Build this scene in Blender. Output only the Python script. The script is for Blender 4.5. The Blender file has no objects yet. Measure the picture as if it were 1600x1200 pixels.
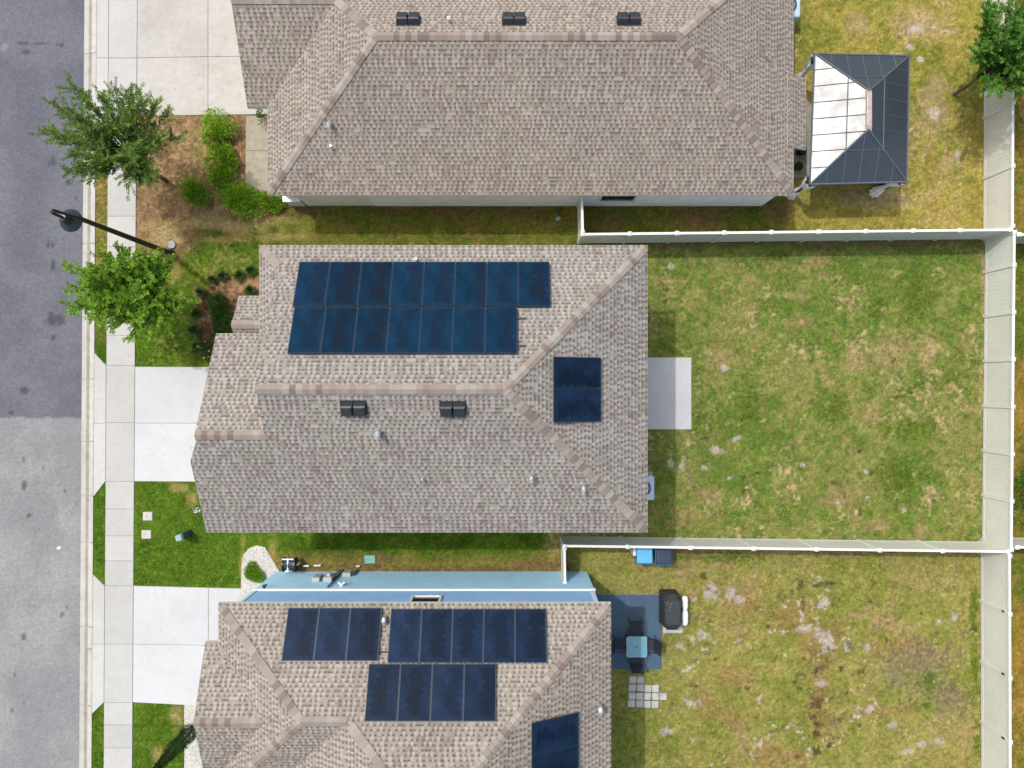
import bpy, bmesh, math, random
import numpy as np
from mathutils import Vector, Matrix
R = math.radians
C = bpy.context.scene.collection
S = bpy.context.scene

# ------------------------------------------------------------ camera, sky, sun, exposure
CAM_H, FPX = 30.0, 1140.0                      # drone height (m), focal length in px of a 1600 px wide picture
cd = bpy.data.cameras.new('drone_camera'); cam = bpy.data.objects.new('drone_camera', cd); C.objects.link(cam)
cam.location = (0, 0, CAM_H); cam.rotation_euler = (0, 0, 0)
cd.sensor_width = 36; cd.lens = FPX / 1600 * 36; cd.clip_start = 0.5; cd.clip_end = 2000
S.camera = cam
SUN = Vector((-.41, .34, 1)).normalized()      # towards the sun
w = bpy.data.worlds.new('World'); S.world = w; w.use_nodes = True
nt = w.node_tree; bg = nt.nodes['Background']
sky = nt.nodes.new('ShaderNodeTexSky'); sky.sky_type = 'NISHITA'; sky.sun_disc = False
sky.sun_elevation = math.asin(SUN.z); sky.sun_rotation = math.atan2(SUN.x, SUN.y)
sky.air_density = 2.0; sky.dust_density = 8.0; sky.ozone_density = 3.0
nt.links.new(sky.outputs[0], bg.inputs[0]); bg.inputs[1].default_value = 0.15
sd = bpy.data.lights.new('sun', 'SUN'); sd.energy = 2.0; sd.angle = R(0.8); sd.color = (1, .99, .975)
so = bpy.data.objects.new('sun', sd); C.objects.link(so)
so.rotation_euler = (-SUN).to_track_quat('-Z', 'Y').to_euler(); so.location = (0, 0, 40)
S.view_settings.view_transform = 'Standard'; S.view_settings.look = 'None'
S.view_settings.gamma = 1; S.view_settings.use_curve_mapping = False; S.view_settings.exposure = 0.33
GAIN = 2.02

# ------------------------------------------------------------ helpers
rnd = random.Random(7)
def P(px, py, z=0.0):                          # ground / height point seen at a pixel of the photograph
    k = (CAM_H - z) / FPX
    return Vector(((px - 800) * k, (600 - py) * k, z))
def lin(r, g, b, gain=GAIN):
    f = lambda c: ((c / 255 + .055) / 1.055) ** 2.4 if c > 10 else c / 255 / 12.92
    return (f(r) / gain, f(g) / gain, f(b) / gain)
ORI = {}
class MB:
    def __init__(s): s.v = []; s.f = []; s.uv = []; s.mi = []
    def poly(s, pts, uv=None, mi=0):
        i = len(s.v); s.v += [tuple(p) for p in pts]; s.f.append(list(range(i, i + len(pts))))
        s.uv += uv if uv else [(0, 0)] * len(pts); s.mi.append(mi)
    def box(s, c, d, rz=0, mi=0, top=1.0, M=None):   # c = centre of the base, d = full size, top = taper
        x, y, z = d[0] / 2, d[1] / 2, d[2]
        q = [(-x, -y, 0), (x, -y, 0), (x, y, 0), (-x, y, 0)]
        q += [(a * top, b * top, z) for a, b, _ in q]
        co, si = math.cos(rz), math.sin(rz)
        q = [Vector((c[0] + a * co - b * si, c[1] + a * si + b * co, c[2] + h)) for a, b, h in q]
        if M: q = [M @ p for p in q]
        for f in ((3, 2, 1, 0), (4, 5, 6, 7), (0, 1, 5, 4), (1, 2, 6, 5), (2, 3, 7, 6), (3, 0, 4, 7)): s.poly([q[k] for k in f], mi=mi)
    def prism(s, pts, z0, z1, mi=0):
        a = sum(pts[i][0] * pts[(i + 1) % len(pts)][1] - pts[(i + 1) % len(pts)][0] * pts[i][1] for i in range(len(pts)))
        if a < 0: pts = pts[::-1]
        s.poly([(p[0], p[1], z1) for p in pts], mi=mi); s.poly([(p[0], p[1], z0) for p in pts[::-1]], mi=mi)
        for i in range(len(pts)):
            a, b = pts[i], pts[(i + 1) % len(pts)]
            s.poly([(a[0], a[1], z0), (b[0], b[1], z0), (b[0], b[1], z1), (a[0], a[1], z1)], mi=mi)
    def tube(s, path, rad, n=8, mi=0):
        path = [Vector(p) for p in path]; rad = rad if isinstance(rad, (list, tuple)) else [rad] * len(path)
        rings = []
        for i, p in enumerate(path):
            t = (path[min(i + 1, len(path) - 1)] - path[max(i - 1, 0)]).normalized()
            a = t.cross(Vector((0, 0, 1)) if abs(t.z) < .9 else Vector((1, 0, 0))).normalized(); b = t.cross(a)
            rings.append([p + (a * math.cos(2 * math.pi * k / n) + b * math.sin(2 * math.pi * k / n)) * rad[i] for k in range(n)])
        for r0, r1 in zip(rings, rings[1:]):
            for k in range(n): s.poly([r0[k], r0[(k + 1) % n], r1[(k + 1) % n], r1[k]], mi=mi)
        s.poly(rings[0][::-1], mi=mi); s.poly(rings[-1], mi=mi)
    def lathe(s, c, prof, n=24, mi=0):         # prof: (radius, z)
        for (r0, z0), (r1, z1) in zip(prof, prof[1:]):
            for k in range(n):
                a, b = 2 * math.pi * k / n, 2 * math.pi * (k + 1) / n
                q = [(c[0] + r * math.cos(t), c[1] + r * math.sin(t), c[2] + z) for r, t, z in ((r0, a, z0), (r0, b, z0), (r1, b, z1), (r1, a, z1))]
                if r0 < 1e-5: q = q[1:]
                elif r1 < 1e-5: q = q[:3]
                s.poly(q, mi=mi)
    def build(s, name, mats, parent=None, smooth=False, bevel=0, at=None):
        me = bpy.data.meshes.new(name); o = ORI.get(parent.name, Vector()) if parent else (at or Vector())
        me.from_pydata([(x - o[0], y - o[1], z - o[2]) for x, y, z in s.v], [], s.f)
        for m in (mats if isinstance(mats, (list, tuple)) else [mats]): me.materials.append(m)
        me.polygons.foreach_set('material_index', s.mi)
        u = me.uv_layers.new(name='UVMap'); u.data.foreach_set('uv', np.array(s.uv, dtype=np.float32).ravel())
        bm = bmesh.new(); bm.from_mesh(me); bmesh.ops.remove_doubles(bm, verts=bm.verts, dist=1e-5)
        bm.to_mesh(me); bm.free()
        if smooth:
            me.polygons.foreach_set('use_smooth', [True] * len(me.polygons)); me.set_sharp_from_angle(angle=R(45))
        ob = bpy.data.objects.new(name, me); C.objects.link(ob)
        if parent: ob.parent = parent; ORI[ob.name] = o
        else: ob.location = o; ORI[ob.name] = Vector(o)
        if bevel:
            b = ob.modifiers.new('edge', 'BEVEL'); b.width = bevel; b.segments = 2; b.limit_method = 'ANGLE'
        return ob
def tag(o, label=None, cat=None, group=None, kind=None):
    if label: o['label'] = label
    if cat: o['category'] = cat
    if group: o['group'] = group
    if kind: o['kind'] = kind
    return o
def thing(name, loc, label, cat, group=None):
    o = bpy.data.objects.new(name, None); C.objects.link(o); o.empty_display_size = .2
    o.location = loc; ORI[o.name] = Vector(loc); return tag(o, label, cat, group)
def copy_tree(o, parent=None):
    c = o.copy(); C.objects.link(c)
    if parent: c.parent = parent
    ORI[c.name] = ORI.get(o.name, Vector())
    for ch in list(o.children): copy_tree(ch, c)
    return c

# ---- numpy value noise
def vnoise(x, y, seed):
    xi, yi = np.floor(x).astype(np.int64), np.floor(y).astype(np.int64); xf, yf = x - xi, y - yi
    xf = xf * xf * (3 - 2 * xf); yf = yf * yf * (3 - 2 * yf)
    def h(a, b):
        n = (a * 374761393 + b * 668265263 + seed * 1274126177) & 0xffffffff
        n = ((n ^ (n >> 13)) * 1274126177) & 0xffffffff
        return ((n ^ (n >> 16)) & 0xffffff) / float(0xffffff)
    return (h(xi, yi) * (1 - xf) + h(xi + 1, yi) * xf) * (1 - yf) + (h(xi, yi + 1) * (1 - xf) + h(xi + 1, yi + 1) * xf) * yf
def fbm(x, y, size, seed, octv=4, gain=.55):
    t = np.zeros_like(x); a = 1; s = 0; f = 1 / size
    c, q = math.cos(.6), math.sin(.6)
    for i in range(octv):
        t += a * vnoise(x * f, y * f, seed + i * 17); s += a; a *= gain; f *= 2.03
        x, y = x * c - y * q + 3.1, x * q + y * c + 1.7
    return t / s
def sstep(a, b, x): t = np.clip((x - a) / (b - a), 0, 1); return t * t * (3 - 2 * t)

# ---- shader helpers
def newmat(name):
    m = bpy.data.materials.new(name); m.use_nodes = True; t = m.node_tree
    return m, t, t.nodes['Principled BSDF']
class N:
    def __init__(s, t): s.t = t
    def math(s, op, a, b=None, c=None):
        n = s.t.nodes.new('ShaderNodeMath'); n.operation = op
        for i, v in enumerate((a, b, c)):
            if v is None: continue
            if isinstance(v, (int, float)): n.inputs[i].default_value = v
            else: s.t.links.new(v, n.inputs[i])
        return n.outputs[0]
    def mix(s, f, a, b, mode='MIX'):
        n = s.t.nodes.new('ShaderNodeMix'); n.data_type = 'RGBA'; n.blend_type = mode
        for i, v in ((0, f), (6, a), (7, b)):
            if isinstance(v, (int, float)): n.inputs[i].default_value = v
            elif isinstance(v, tuple): n.inputs[i].default_value = (*v, 1) if len(v) == 3 else v
            else: s.t.links.new(v, n.inputs[i])
        return n.outputs[2]
    def noise(s, vec, scale, detail=3, rough=.55, dim='3D'):
        n = s.t.nodes.new('ShaderNodeTexNoise'); n.noise_dimensions = dim
        n.inputs['Scale'].default_value = scale; n.inputs['Detail'].default_value = detail; n.inputs['Roughness'].default_value = rough
        if vec is not None: s.t.links.new(vec, n.inputs['Vector'])
        return n.outputs['Fac']
    def white(s, a, b=None):
        n = s.t.nodes.new('ShaderNodeTexWhiteNoise'); c = s.t.nodes.new('ShaderNodeCombineXYZ'); n.noise_dimensions = '3D'
        for i, v in enumerate((a, b)):
            if v is None: continue
            s.t.links.new(v, c.inputs[i])
        s.t.links.new(c.outputs[0], n.inputs['Vector']); return n.outputs['Value']
    def ramp(s, f, lo, hi, a=0.0, b=1.0):
        n = s.t.nodes.new('ShaderNodeMapRange'); n.interpolation_type = 'SMOOTHSTEP'
        s.t.links.new(f, n.inputs[0])
        for i, v in ((1, lo), (2, hi), (3, a), (4, b)): n.inputs[i].default_value = v
        return n.outputs[0]
    def pos(s): return s.t.nodes.new('ShaderNodeNewGeometry').outputs['Position']
    def island(s): return s.t.nodes.new('ShaderNodeNewGeometry').outputs['Random Per Island']
    def obj(s): return s.t.nodes.new('ShaderNodeTexCoord').outputs['Object']
    def uv(s):
        n = s.t.nodes.new('ShaderNodeUVMap'); n.uv_map = 'UVMap'; x = s.t.nodes.new('ShaderNodeSeparateXYZ')
        s.t.links.new(n.outputs[0], x.inputs[0]); return n.outputs[0], x.outputs[0], x.outputs[1]
    def hsv(s, col, v): return s.mix(1.0, col, s.gray(v), 'MULTIPLY')
    def gray(s, v):
        n = s.t.nodes.new('ShaderNodeCombineColor')
        for i in range(3): s.t.links.new(v, n.inputs[i])
        return n.outputs[0]
    def bump(s, h, p, strength=.3, dist=.02):
        n = s.t.nodes.new('ShaderNodeBump'); n.inputs['Strength'].default_value = strength; n.inputs['Distance'].default_value = dist
        s.t.links.new(h, n.inputs['Height']); s.t.links.new(n.outputs[0], p.inputs['Normal'])
def plain(name, col, rough=.5, metal=0.0, var=.08, scale=6, spec=.5):
    m, t, p = newmat(name); n = N(t)
    f = n.ramp(n.noise(n.obj(), scale, 4), .3, .7, 1 - var, 1 + var)
    t.links.new(n.hsv(n.mix(0.0, col, col), f), p.inputs['Base Color'])
    p.inputs['Roughness'].default_value = rough; p.inputs['Metallic'].default_value = metal; p.inputs['Specular IOR Level'].default_value = spec
    return m
M = {}
M['trim_white'] = plain('trim_white', (.62, .63, .63), .45, var=.05)
M['vinyl'] = None
M['stucco_white'] = plain('stucco_white', (.74, .77, .80), .8, var=.06, scale=2)
M['stucco_beige'] = plain('stucco_beige', (.68, .66, .58), .8, var=.06, scale=2)
M['siding_tan'] = plain('siding_tan', (.42, .40, .37), .8)
M['blue_low'] = plain('blue_low', (.40, .70, .95), .75, var=.05, scale=1.5)
M['blue_high'] = plain('blue_high', (.27, .48, .78), .7, var=.05, scale=1.5)
M['black_metal'] = plain('black_metal', (.012, .014, .018), .38, var=.15)
M['shade_metal'] = plain('shade_metal', (.035, .06, .085), .42, .3)
M['dark_plastic'] = plain('dark_plastic', (.018, .022, .03), .5)
M['galv'] = plain('galv', (.62, .65, .70), .35, .75)
M['grey_box'] = plain('grey_box', (.34, .36, .34), .5)
M['cap_grey'] = plain('cap_grey', (.22, .24, .23), .6, var=.15)
M['green_box'] = plain('green_box', (.04, .075, .065), .55, var=.2)
M['teal_cover'] = plain('teal_cover', (.15, .33, .27), .7, var=.15)
M['band_blue'] = plain('band_blue', (.62, .74, .86), .45, var=.04)
M['window_glass'] = plain('window_glass', (.01, .014, .016), .06, spec=.7)
M['ac_blue'] = plain('ac_blue', (.40, .52, .66), .5)
M['fan_dark'] = plain('fan_dark', (.02, .05, .08), .5)
M['bin_blue'] = plain('bin_blue', (.01, .10, .22), .45)
M['bin_lid_light'] = plain('bin_lid_light', (.09, .36, .60), .5)
M['bin_lid_dark'] = plain('bin_lid_dark', (.02, .035, .06), .5)
M['sling'] = plain('sling', (.014, .02, .03), .75)
M['table_glass'] = plain('table_glass', (.12, .27, .33), .12, spec=.6)
M['cover_black'] = plain('cover_black', (.022, .026, .03), .7, var=.2)
M['white_cloth'] = plain('white_cloth', (.72, .73, .75), .8)
M['curtain'] = plain('curtain', (.80, .78, .81), .85, var=.25, scale=12)
M['bark'] = plain('bark', (.10, .075, .055), .9, var=.35, scale=14)
M['rust_pink'] = plain('rust_pink', (.36, .30, .28), .5, .2, var=.15)
M['yellow_flower'] = plain('yellow_flower', (.65, .45, .03), .7)
M['white_stone'] = plain('white_stone', (.40, .39, .37), .85, var=.22, scale=14)

def vinyl():
    m, t, p = newmat('vinyl'); n = N(t)
    o = n.obj(); x = t.nodes.new('ShaderNodeSeparateXYZ'); t.links.new(o, x.inputs[0])
    base = n.mix(n.ramp(n.noise(n.pos(), .6, 3), .35, .7), lin(216, 217, 212, 1.06), lin(208, 210, 204, 1.06))
    dirt = n.ramp(x.outputs[2], 0.02, .35, .82, 1.0)
    t.links.new(n.hsv(base, n.math('MULTIPLY', dirt, n.ramp(n.noise(n.pos(), 9, 3), .3, .7, .96, 1.03))), p.inputs['Base Color'])
    p.inputs['Roughness'].default_value = .42; return m
M['vinyl'] = vinyl()

def shingle(name, tint=(1, 1, 1)):
    m, t, p = newmat(name); n = N(t); uvv, u, v = n.uv()
    L = lambda r, g, b: tuple(a * k for a, k in zip(lin(r, g, b), tint))
    EX, CW = .143, .096
    cv = n.math('DIVIDE', v, EX); course = n.math('FLOOR', cv); fv = n.math('FRACT', cv)
    off = n.math('MULTIPLY', n.white(course), 9.0)
    cu = n.math('ADD', n.math('DIVIDE', u, CW), off)
    cu = n.math('ADD', cu, n.math('MULTIPLY', n.math('SINE', n.math('MULTIPLY', cu, 1.1)), .24))
    cell = n.math('FLOOR', cu); fu = n.math('FRACT', cu)
    r1 = n.white(cell, course); r2 = n.white(n.math('ADD', cell, 133.7), course)
    par = n.math('GREATER_THAN', n.math('MODULO', n.math('ADD', cell, 4000.0), 2.0), .5)
    flip = n.math('GREATER_THAN', r1, .95)
    gap = n.math('ABSOLUTE', n.math('SUBTRACT', par, flip))              # 1 = recessed strip between two teeth
    blk = n.white(n.math('FLOOR', n.math('DIVIDE', n.math('ADD', cell, n.math('MULTIPLY', n.math('FLOOR', n.math('DIVIDE', course, 2.0)), 1.7)), 4.0)), n.math('FLOOR', n.math('DIVIDE', course, 2.0)))
    soft = n.ramp(n.noise(uvv, .8, 3, .6), .40, .66)
    patch = n.math('MULTIPLY', n.ramp(blk, .62, .95), n.math('ADD', .35, n.math('MULTIPLY', soft, .65)))
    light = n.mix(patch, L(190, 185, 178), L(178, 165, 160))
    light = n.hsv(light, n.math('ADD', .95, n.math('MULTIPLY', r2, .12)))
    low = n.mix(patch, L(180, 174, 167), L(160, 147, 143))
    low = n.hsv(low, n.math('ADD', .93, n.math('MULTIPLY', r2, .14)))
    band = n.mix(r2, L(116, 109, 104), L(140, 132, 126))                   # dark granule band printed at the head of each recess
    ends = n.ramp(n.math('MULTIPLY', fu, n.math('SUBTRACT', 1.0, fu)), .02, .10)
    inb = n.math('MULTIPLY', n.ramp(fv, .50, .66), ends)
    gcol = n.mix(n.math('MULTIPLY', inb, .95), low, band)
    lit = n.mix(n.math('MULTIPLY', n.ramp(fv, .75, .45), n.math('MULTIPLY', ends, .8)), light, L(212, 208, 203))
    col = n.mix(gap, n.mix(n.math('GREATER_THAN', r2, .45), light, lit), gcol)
    butt_shade = n.math('LESS_THAN', fv, .13)  # shadow line at each course's lower edge, painted into the colour
    col = n.mix(n.math('MULTIPLY', butt_shade, .22), col, L(116, 110, 107))
    g = n.ramp(n.noise(n.pos(), 45, 2, .7), .25, .75, .84, 1.14)
    sc = t.nodes.new('ShaderNodeMapping'); sc.inputs['Scale'].default_value = (2.6, .35, 1); t.links.new(uvv, sc.inputs[0])
    big = n.math('MULTIPLY', n.ramp(n.noise(n.pos(), .35, 3), .3, .7, .95, 1.05), n.ramp(n.noise(sc.outputs[0], 1.0, 4, .65), .3, .62, .93, 1.02))
    t.links.new(n.hsv(col, n.math('MULTIPLY', g, big)), p.inputs['Base Color'])
    p.inputs['Roughness'].default_value = .92; p.inputs['Specular IOR Level'].default_value = .25
    hgt = n.math('ADD', n.math('MULTIPLY', n.math('SUBTRACT', 1.0, fv), .8), n.math('MULTIPLY', n.math('SUBTRACT', 1.0, gap), .6))
    n.bump(hgt, p, .4, .008)
    return m
M['shingle'] = shingle('shingle_grey', (.97, .965, .965)); M['shingle_warm'] = shingle('shingle_warm', (.99, .935, .885)); M['shingle_sand'] = shingle('shingle_sand', (.99, .955, .91))
def capmat():
    m, t, p = newmat('ridge_shingle'); n = N(t)
    i = n.island(); i2 = n.white(i)
    c = n.mix(i, lin(172, 157, 148), lin(194, 183, 173)); c = n.mix(n.math('GREATER_THAN', i2, .74), c, lin(156, 142, 134)); c = n.mix(n.math('LESS_THAN', i2, .12), c, lin(198, 189, 181))
    t.links.new(n.hsv(c, n.ramp(n.noise(n.pos(), 40, 3, .7), .25, .75, .84, 1.14)), p.inputs['Base Color'])
    p.inputs['Roughness'].default_value = .92; p.inputs['Specular IOR Level'].default_value = .25; return m
M['cap'] = capmat()

def concrete(name, c1, c2, stain=.12):
    m, t, p = newmat(name); n = N(t); ps = n.pos()
    c = n.mix(n.ramp(n.noise(ps, .45, 5, .62), .35, .68), c1, c2)
    c = n.hsv(c, n.math('ADD', .955, n.math('MULTIPLY', n.island(), .09)))
    c = n.hsv(c, n.ramp(n.noise(ps, 3.5, 5, .7), .3, .62, 1 - stain, 1.0))
    c = n.hsv(c, n.ramp(n.noise(ps, 60, 2, .7), .3, .7, .94, 1.04))
    c = n.hsv(c, n.ramp(n.noise(ps, 1.7, 6, .72), .60, .74, 1.0, 1 - stain * 1.6))
    c = n.mix(n.ramp(n.noise(ps, 5.5, 2, .5), .69, .73, 0.0, .35), c, (.22, .19, .14))
    t.links.new(c, p.inputs['Base Color']); p.inputs['Roughness'].default_value = .85; p.inputs['Specular IOR Level'].default_value = .3
    return m
M['conc_old'] = concrete('conc_old', lin(232, 229, 224), lin(220, 217, 210), .12)
M['conc_walk'] = concrete('conc_walk', lin(231, 231, 230), lin(223, 223, 220), .06)
M['conc_drive'] = concrete('conc_drive', lin(242, 244, 248), lin(233, 235, 239), .05)
M['conc_apron'] = concrete('conc_apron', lin(236, 236, 234), lin(228, 228, 226), .08)
M['conc_curb'] = concrete('conc_curb', lin(237, 235, 230), lin(226, 222, 215), .14)
M['gutter_dirt'] = concrete('gutter_dirt', lin(200, 194, 184), lin(182, 176, 168), .25)
M['conc_path'] = concrete('conc_path', lin(214, 205, 186), lin(198, 188, 166), .25)
M['joint'] = plain('joint', (.26, .25, .24), .9)
M['patio_blue'] = concrete('patio_blue', lin(86, 112, 136, 1.5), lin(78, 103, 128, 1.5), .1)
M['paver'] = concrete('paver', lin(244, 244, 244), lin(226, 228, 228), .28)

def vcol(name, bumpy, fine=28, amp=.22, straw=0.0):
    m, t, p = newmat(name); n = N(t)
    a = t.nodes.new('ShaderNodeVertexColor'); a.layer_name = 'Col'
    ps = n.pos()
    f = n.math('MULTIPLY', n.ramp(n.noise(ps, fine, 3, .75), .28, .72, 1 - amp, 1 + amp), n.ramp(n.noise(ps, 7, 3, .6), .3, .7, 1 - amp * .4, 1 + amp * .4))
    c = a.outputs[0]
    if straw:
        c = n.mix(n.math('MULTIPLY', n.ramp(n.noise(ps, 13, 4, .75), .50, .72), straw), c, lin(190, 172, 118))
        c = n.mix(n.math('MULTIPLY', n.ramp(n.noise(ps, 10, 4, .75), .50, .30), straw), c, lin(70, 92, 26))
    c = n.hsv(c, f)
    t.links.new(c, p.inputs['Base Color']); p.inputs['Roughness'].default_value = .95; p.inputs['Specular IOR Level'].default_value = .15
    if bumpy: n.bump(n.noise(ps, 22, 3, .7), p, bumpy, .05)
    return m
M['lawn'] = vcol('lawn', .7, 24, .42, .38)
M['asphalt'] = vcol('asphalt', .15, 50, .18)

def leafmat(name, dark, light, tip, trans=.25):
    m, t, p = newmat(name); n = N(t)
    i = n.island(); c = n.mix(n.ramp(i, .0, 1.0), dark, light); c = n.mix(n.math('GREATER_THAN', n.white(i), .86), c, tip)
    c = n.hsv(c, n.ramp(n.noise(n.pos(), 1.3, 3), .3, .7, .82, 1.15))
    t.links.new(c, p.inputs['Base Color']); p.inputs['Roughness'].default_value = .55; p.inputs['Specular IOR Level'].default_value = .3
    tr = t.nodes.new('ShaderNodeBsdfTranslucent'); t.links.new(c, tr.inputs[0]); ms = t.nodes.new('ShaderNodeMixShader'); ms.inputs[0].default_value = trans
    out = t.nodes['Material Output']; t.links.new(p.outputs[0], ms.inputs[1]); t.links.new(tr.outputs[0], ms.inputs[2]); t.links.new(ms.outputs[0], out.inputs[0])
    return m
M['leaf_elm'] = leafmat('leaf_elm', (.075, .155, .02), (.15, .26, .04), (.25, .35, .07), .45)
M['leaf_bright'] = leafmat('leaf_bright', (.11, .26, .016), (.22, .40, .03), (.36, .52, .08), .45)
M['leaf_tree'] = leafmat('leaf_tree', (.060, .17, .02), (.12, .28, .035), (.20, .36, .05), .4)
M['leaf_yellow'] = leafmat('leaf_yellow', (.10, .25, .012), (.24, .43, .024), (.52, .54, .05), .4)
M['leaf_shrub'] = leafmat('leaf_shrub', (.035, .10, .014), (.075, .17, .024), (.13, .23, .04))
M['leaf_dark'] = leafmat('leaf_dark', (.035, .085, .018), (.075, .15, .03), (.12, .20, .05))
M['blade'] = leafmat('blade', (.02, .065, .012), (.05, .12, .02), (.08, .16, .03))

def pvmat(name, blue, dark):
    m, t, p = newmat(name); n = N(t); uvv, u, v = n.uv()
    ri = t.nodes.new('ShaderNodeObjectInfo').outputs['Random']; r2 = n.white(ri); r3 = n.white(r2)
    row = n.math('DIVIDE', n.math('FLOOR', n.math('MULTIPLY', v, 24.0)), 24.0)
    def nz(y, k, sc, det=2):
        c = t.nodes.new('ShaderNodeCombineXYZ'); t.links.new(y, c.inputs[0]); t.links.new(n.math('MULTIPLY', ri, k), c.inputs[1]); return n.noise(c.outputs[0], sc, det, .6)
    tri = n.math('PINGPONG', n.math('ADD', v, r3), .075)                  # serrated edge of the darker area on the cells
    spk = n.math('MULTIPLY', tri, n.math('MULTIPLY', nz(row, 33.0, 6.0), 4.2))
    lo = n.math('SUBTRACT', n.math('ADD', n.math('MULTIPLY', r2, .40), n.math('MULTIPLY', nz(row, 91.0, 2.6), .5)), .36)
    hi = n.math('ADD', n.math('ADD', lo, .22), n.math('MULTIPLY', nz(row, 57.0, 3.0), .72))
    inside = n.math('MULTIPLY', n.ramp(n.math('SUBTRACT', u, n.math('ADD', lo, spk)), -.015, .03), n.ramp(n.math('SUBTRACT', n.math('SUBTRACT', hi, spk), u), -.015, .03))
    edge = n.math('MULTIPLY', n.ramp(v, .05, .08), n.ramp(v, .93, .90))
    mask = n.math('MULTIPLY', inside, edge)
    tone = n.ramp(n.noise(uvv, 2.2, 3), .3, .7, .72, 1.22)
    col = n.mix(n.math('MULTIPLY', mask, n.math('ADD', .4, n.math('MULTIPLY', r3, .45))), n.hsv(n.mix(n.ramp(r3, 0, 1), blue, tuple(c * .72 for c in blue)), tone), dark)
    line = n.math('LESS_THAN', n.math('FRACT', n.math('MULTIPLY', v, 24.0)), .12)
    linu = n.math('LESS_THAN', n.math('FRACT', n.math('MULTIPLY', u, 6.0)), .025)
    col = n.mix(n.math('MULTIPLY', n.math('MAXIMUM', line, linu), .4), col, (.014, .034, .062))
    t.links.new(col, p.inputs['Base Color']); p.inputs['Roughness'].default_value = .22; p.inputs['Specular IOR Level'].default_value = .05
    return m
M['pv'] = pvmat('solar_cells', (.004, .023, .054), (.007, .010, .020)); M['pv_navy'] = pvmat('solar_cells_navy', (.009, .022, .054), (.004, .008, .018))
M['pv_frame'] = plain('pv_frame', (.012, .026, .046), .45, .2)
M['rib_dark'] = plain('rib_dark', (.085, .10, .12), .45, .2)
def polycarb():
    m, t, p = newmat('gazebo_panel'); n = N(t)
    c = n.mix(n.ramp(n.noise(n.pos(), 1.2, 3), .3, .7), (.020, .032, .046), (.032, .036, .042))
    t.links.new(c, p.inputs['Base Color']); p.inputs['Roughness'].default_value = .34; p.inputs['Specular IOR Level'].default_value = .75
    t.links.new(n.ramp(n.noise(n.pos(), 2.5, 3), .3, .7, .30, .37), p.inputs['Roughness']); return m
M['polycarb'] = polycarb()

def grid_mesh(name, xl, xr, y0, y1, step, colfun, mat, z=0.0, zfun=None):
    ny = int((y1 - y0) / step) + 1; ys = np.linspace(y0, y1, ny)
    xa, xb = xl(ys), xr(ys); nx = int((np.max(xb) - np.min(xa)) / step) + 1
    sx = np.linspace(0, 1, nx)
    X = xa[:, None] + sx[None, :] * (xb - xa)[:, None]; Y = np.repeat(ys[:, None], nx, 1)
    Z = np.full_like(X, z) if zfun is None else z + zfun(X, Y)
    co = np.stack([X, Y, Z], -1).reshape(-1, 3).astype(np.float32)
    i = np.arange(nx * ny).reshape(ny, nx); q = np.stack([i[:-1, :-1], i[:-1, 1:], i[1:, 1:], i[1:, :-1]], -1).reshape(-1, 4)
    me = bpy.data.meshes.new(name); me.vertices.add(len(co)); me.vertices.foreach_set('co', co.ravel())
    me.loops.add(q.size); me.loops.foreach_set('vertex_index', q.ravel().astype(np.int32))
    me.polygons.add(len(q)); me.polygons.foreach_set('loop_start', np.arange(0, q.size, 4, dtype=np.int32))
    me.update(calc_edges=True); me.materials.append(mat)
    col = np.ones((len(co), 4), np.float32); col[:, :3] = colfun(X, Y).reshape(-1, 3)
    a = me.color_attributes.new('Col', 'FLOAT_COLOR', 'POINT'); a.data.foreach_set('color', col.ravel())
    o = bpy.data.objects.new(name, me); C.objects.link(o); return o
def K(r, g, b, gain=GAIN): return np.array(lin(r, g, b, gain), np.float32)
def mixc(a, b, f): return a * (1 - f[..., None]) + b * f[..., None]

# ------------------------------------------------------------ ground, lawns, road
SH = 0.0068
def cx(x0, y): return x0 - SH * y              # street lines lean slightly with the picture
gm = bpy.data.meshes.new('ground'); gm.from_pydata([(-500, -500, -.16), (500, -500, -.16), (500, 500, -.16), (-500, 500, -.16)], [], [(0, 1, 2, 3)])
mg, tg, pg = newmat('far_ground'); n = N(tg)
tg.links.new(n.mix(n.ramp(n.noise(n.pos(), .5, 5), .35, .65), (.10, .13, .03), (.15, .13, .05)), pg.inputs['Base Color']); pg.inputs['Roughness'].default_value = .95
gm.materials.append(mg); go = bpy.data.objects.new('ground', gm); C.objects.link(go)
tag(go, 'wide flat grassy ground under the whole street', kind='structure')

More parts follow.
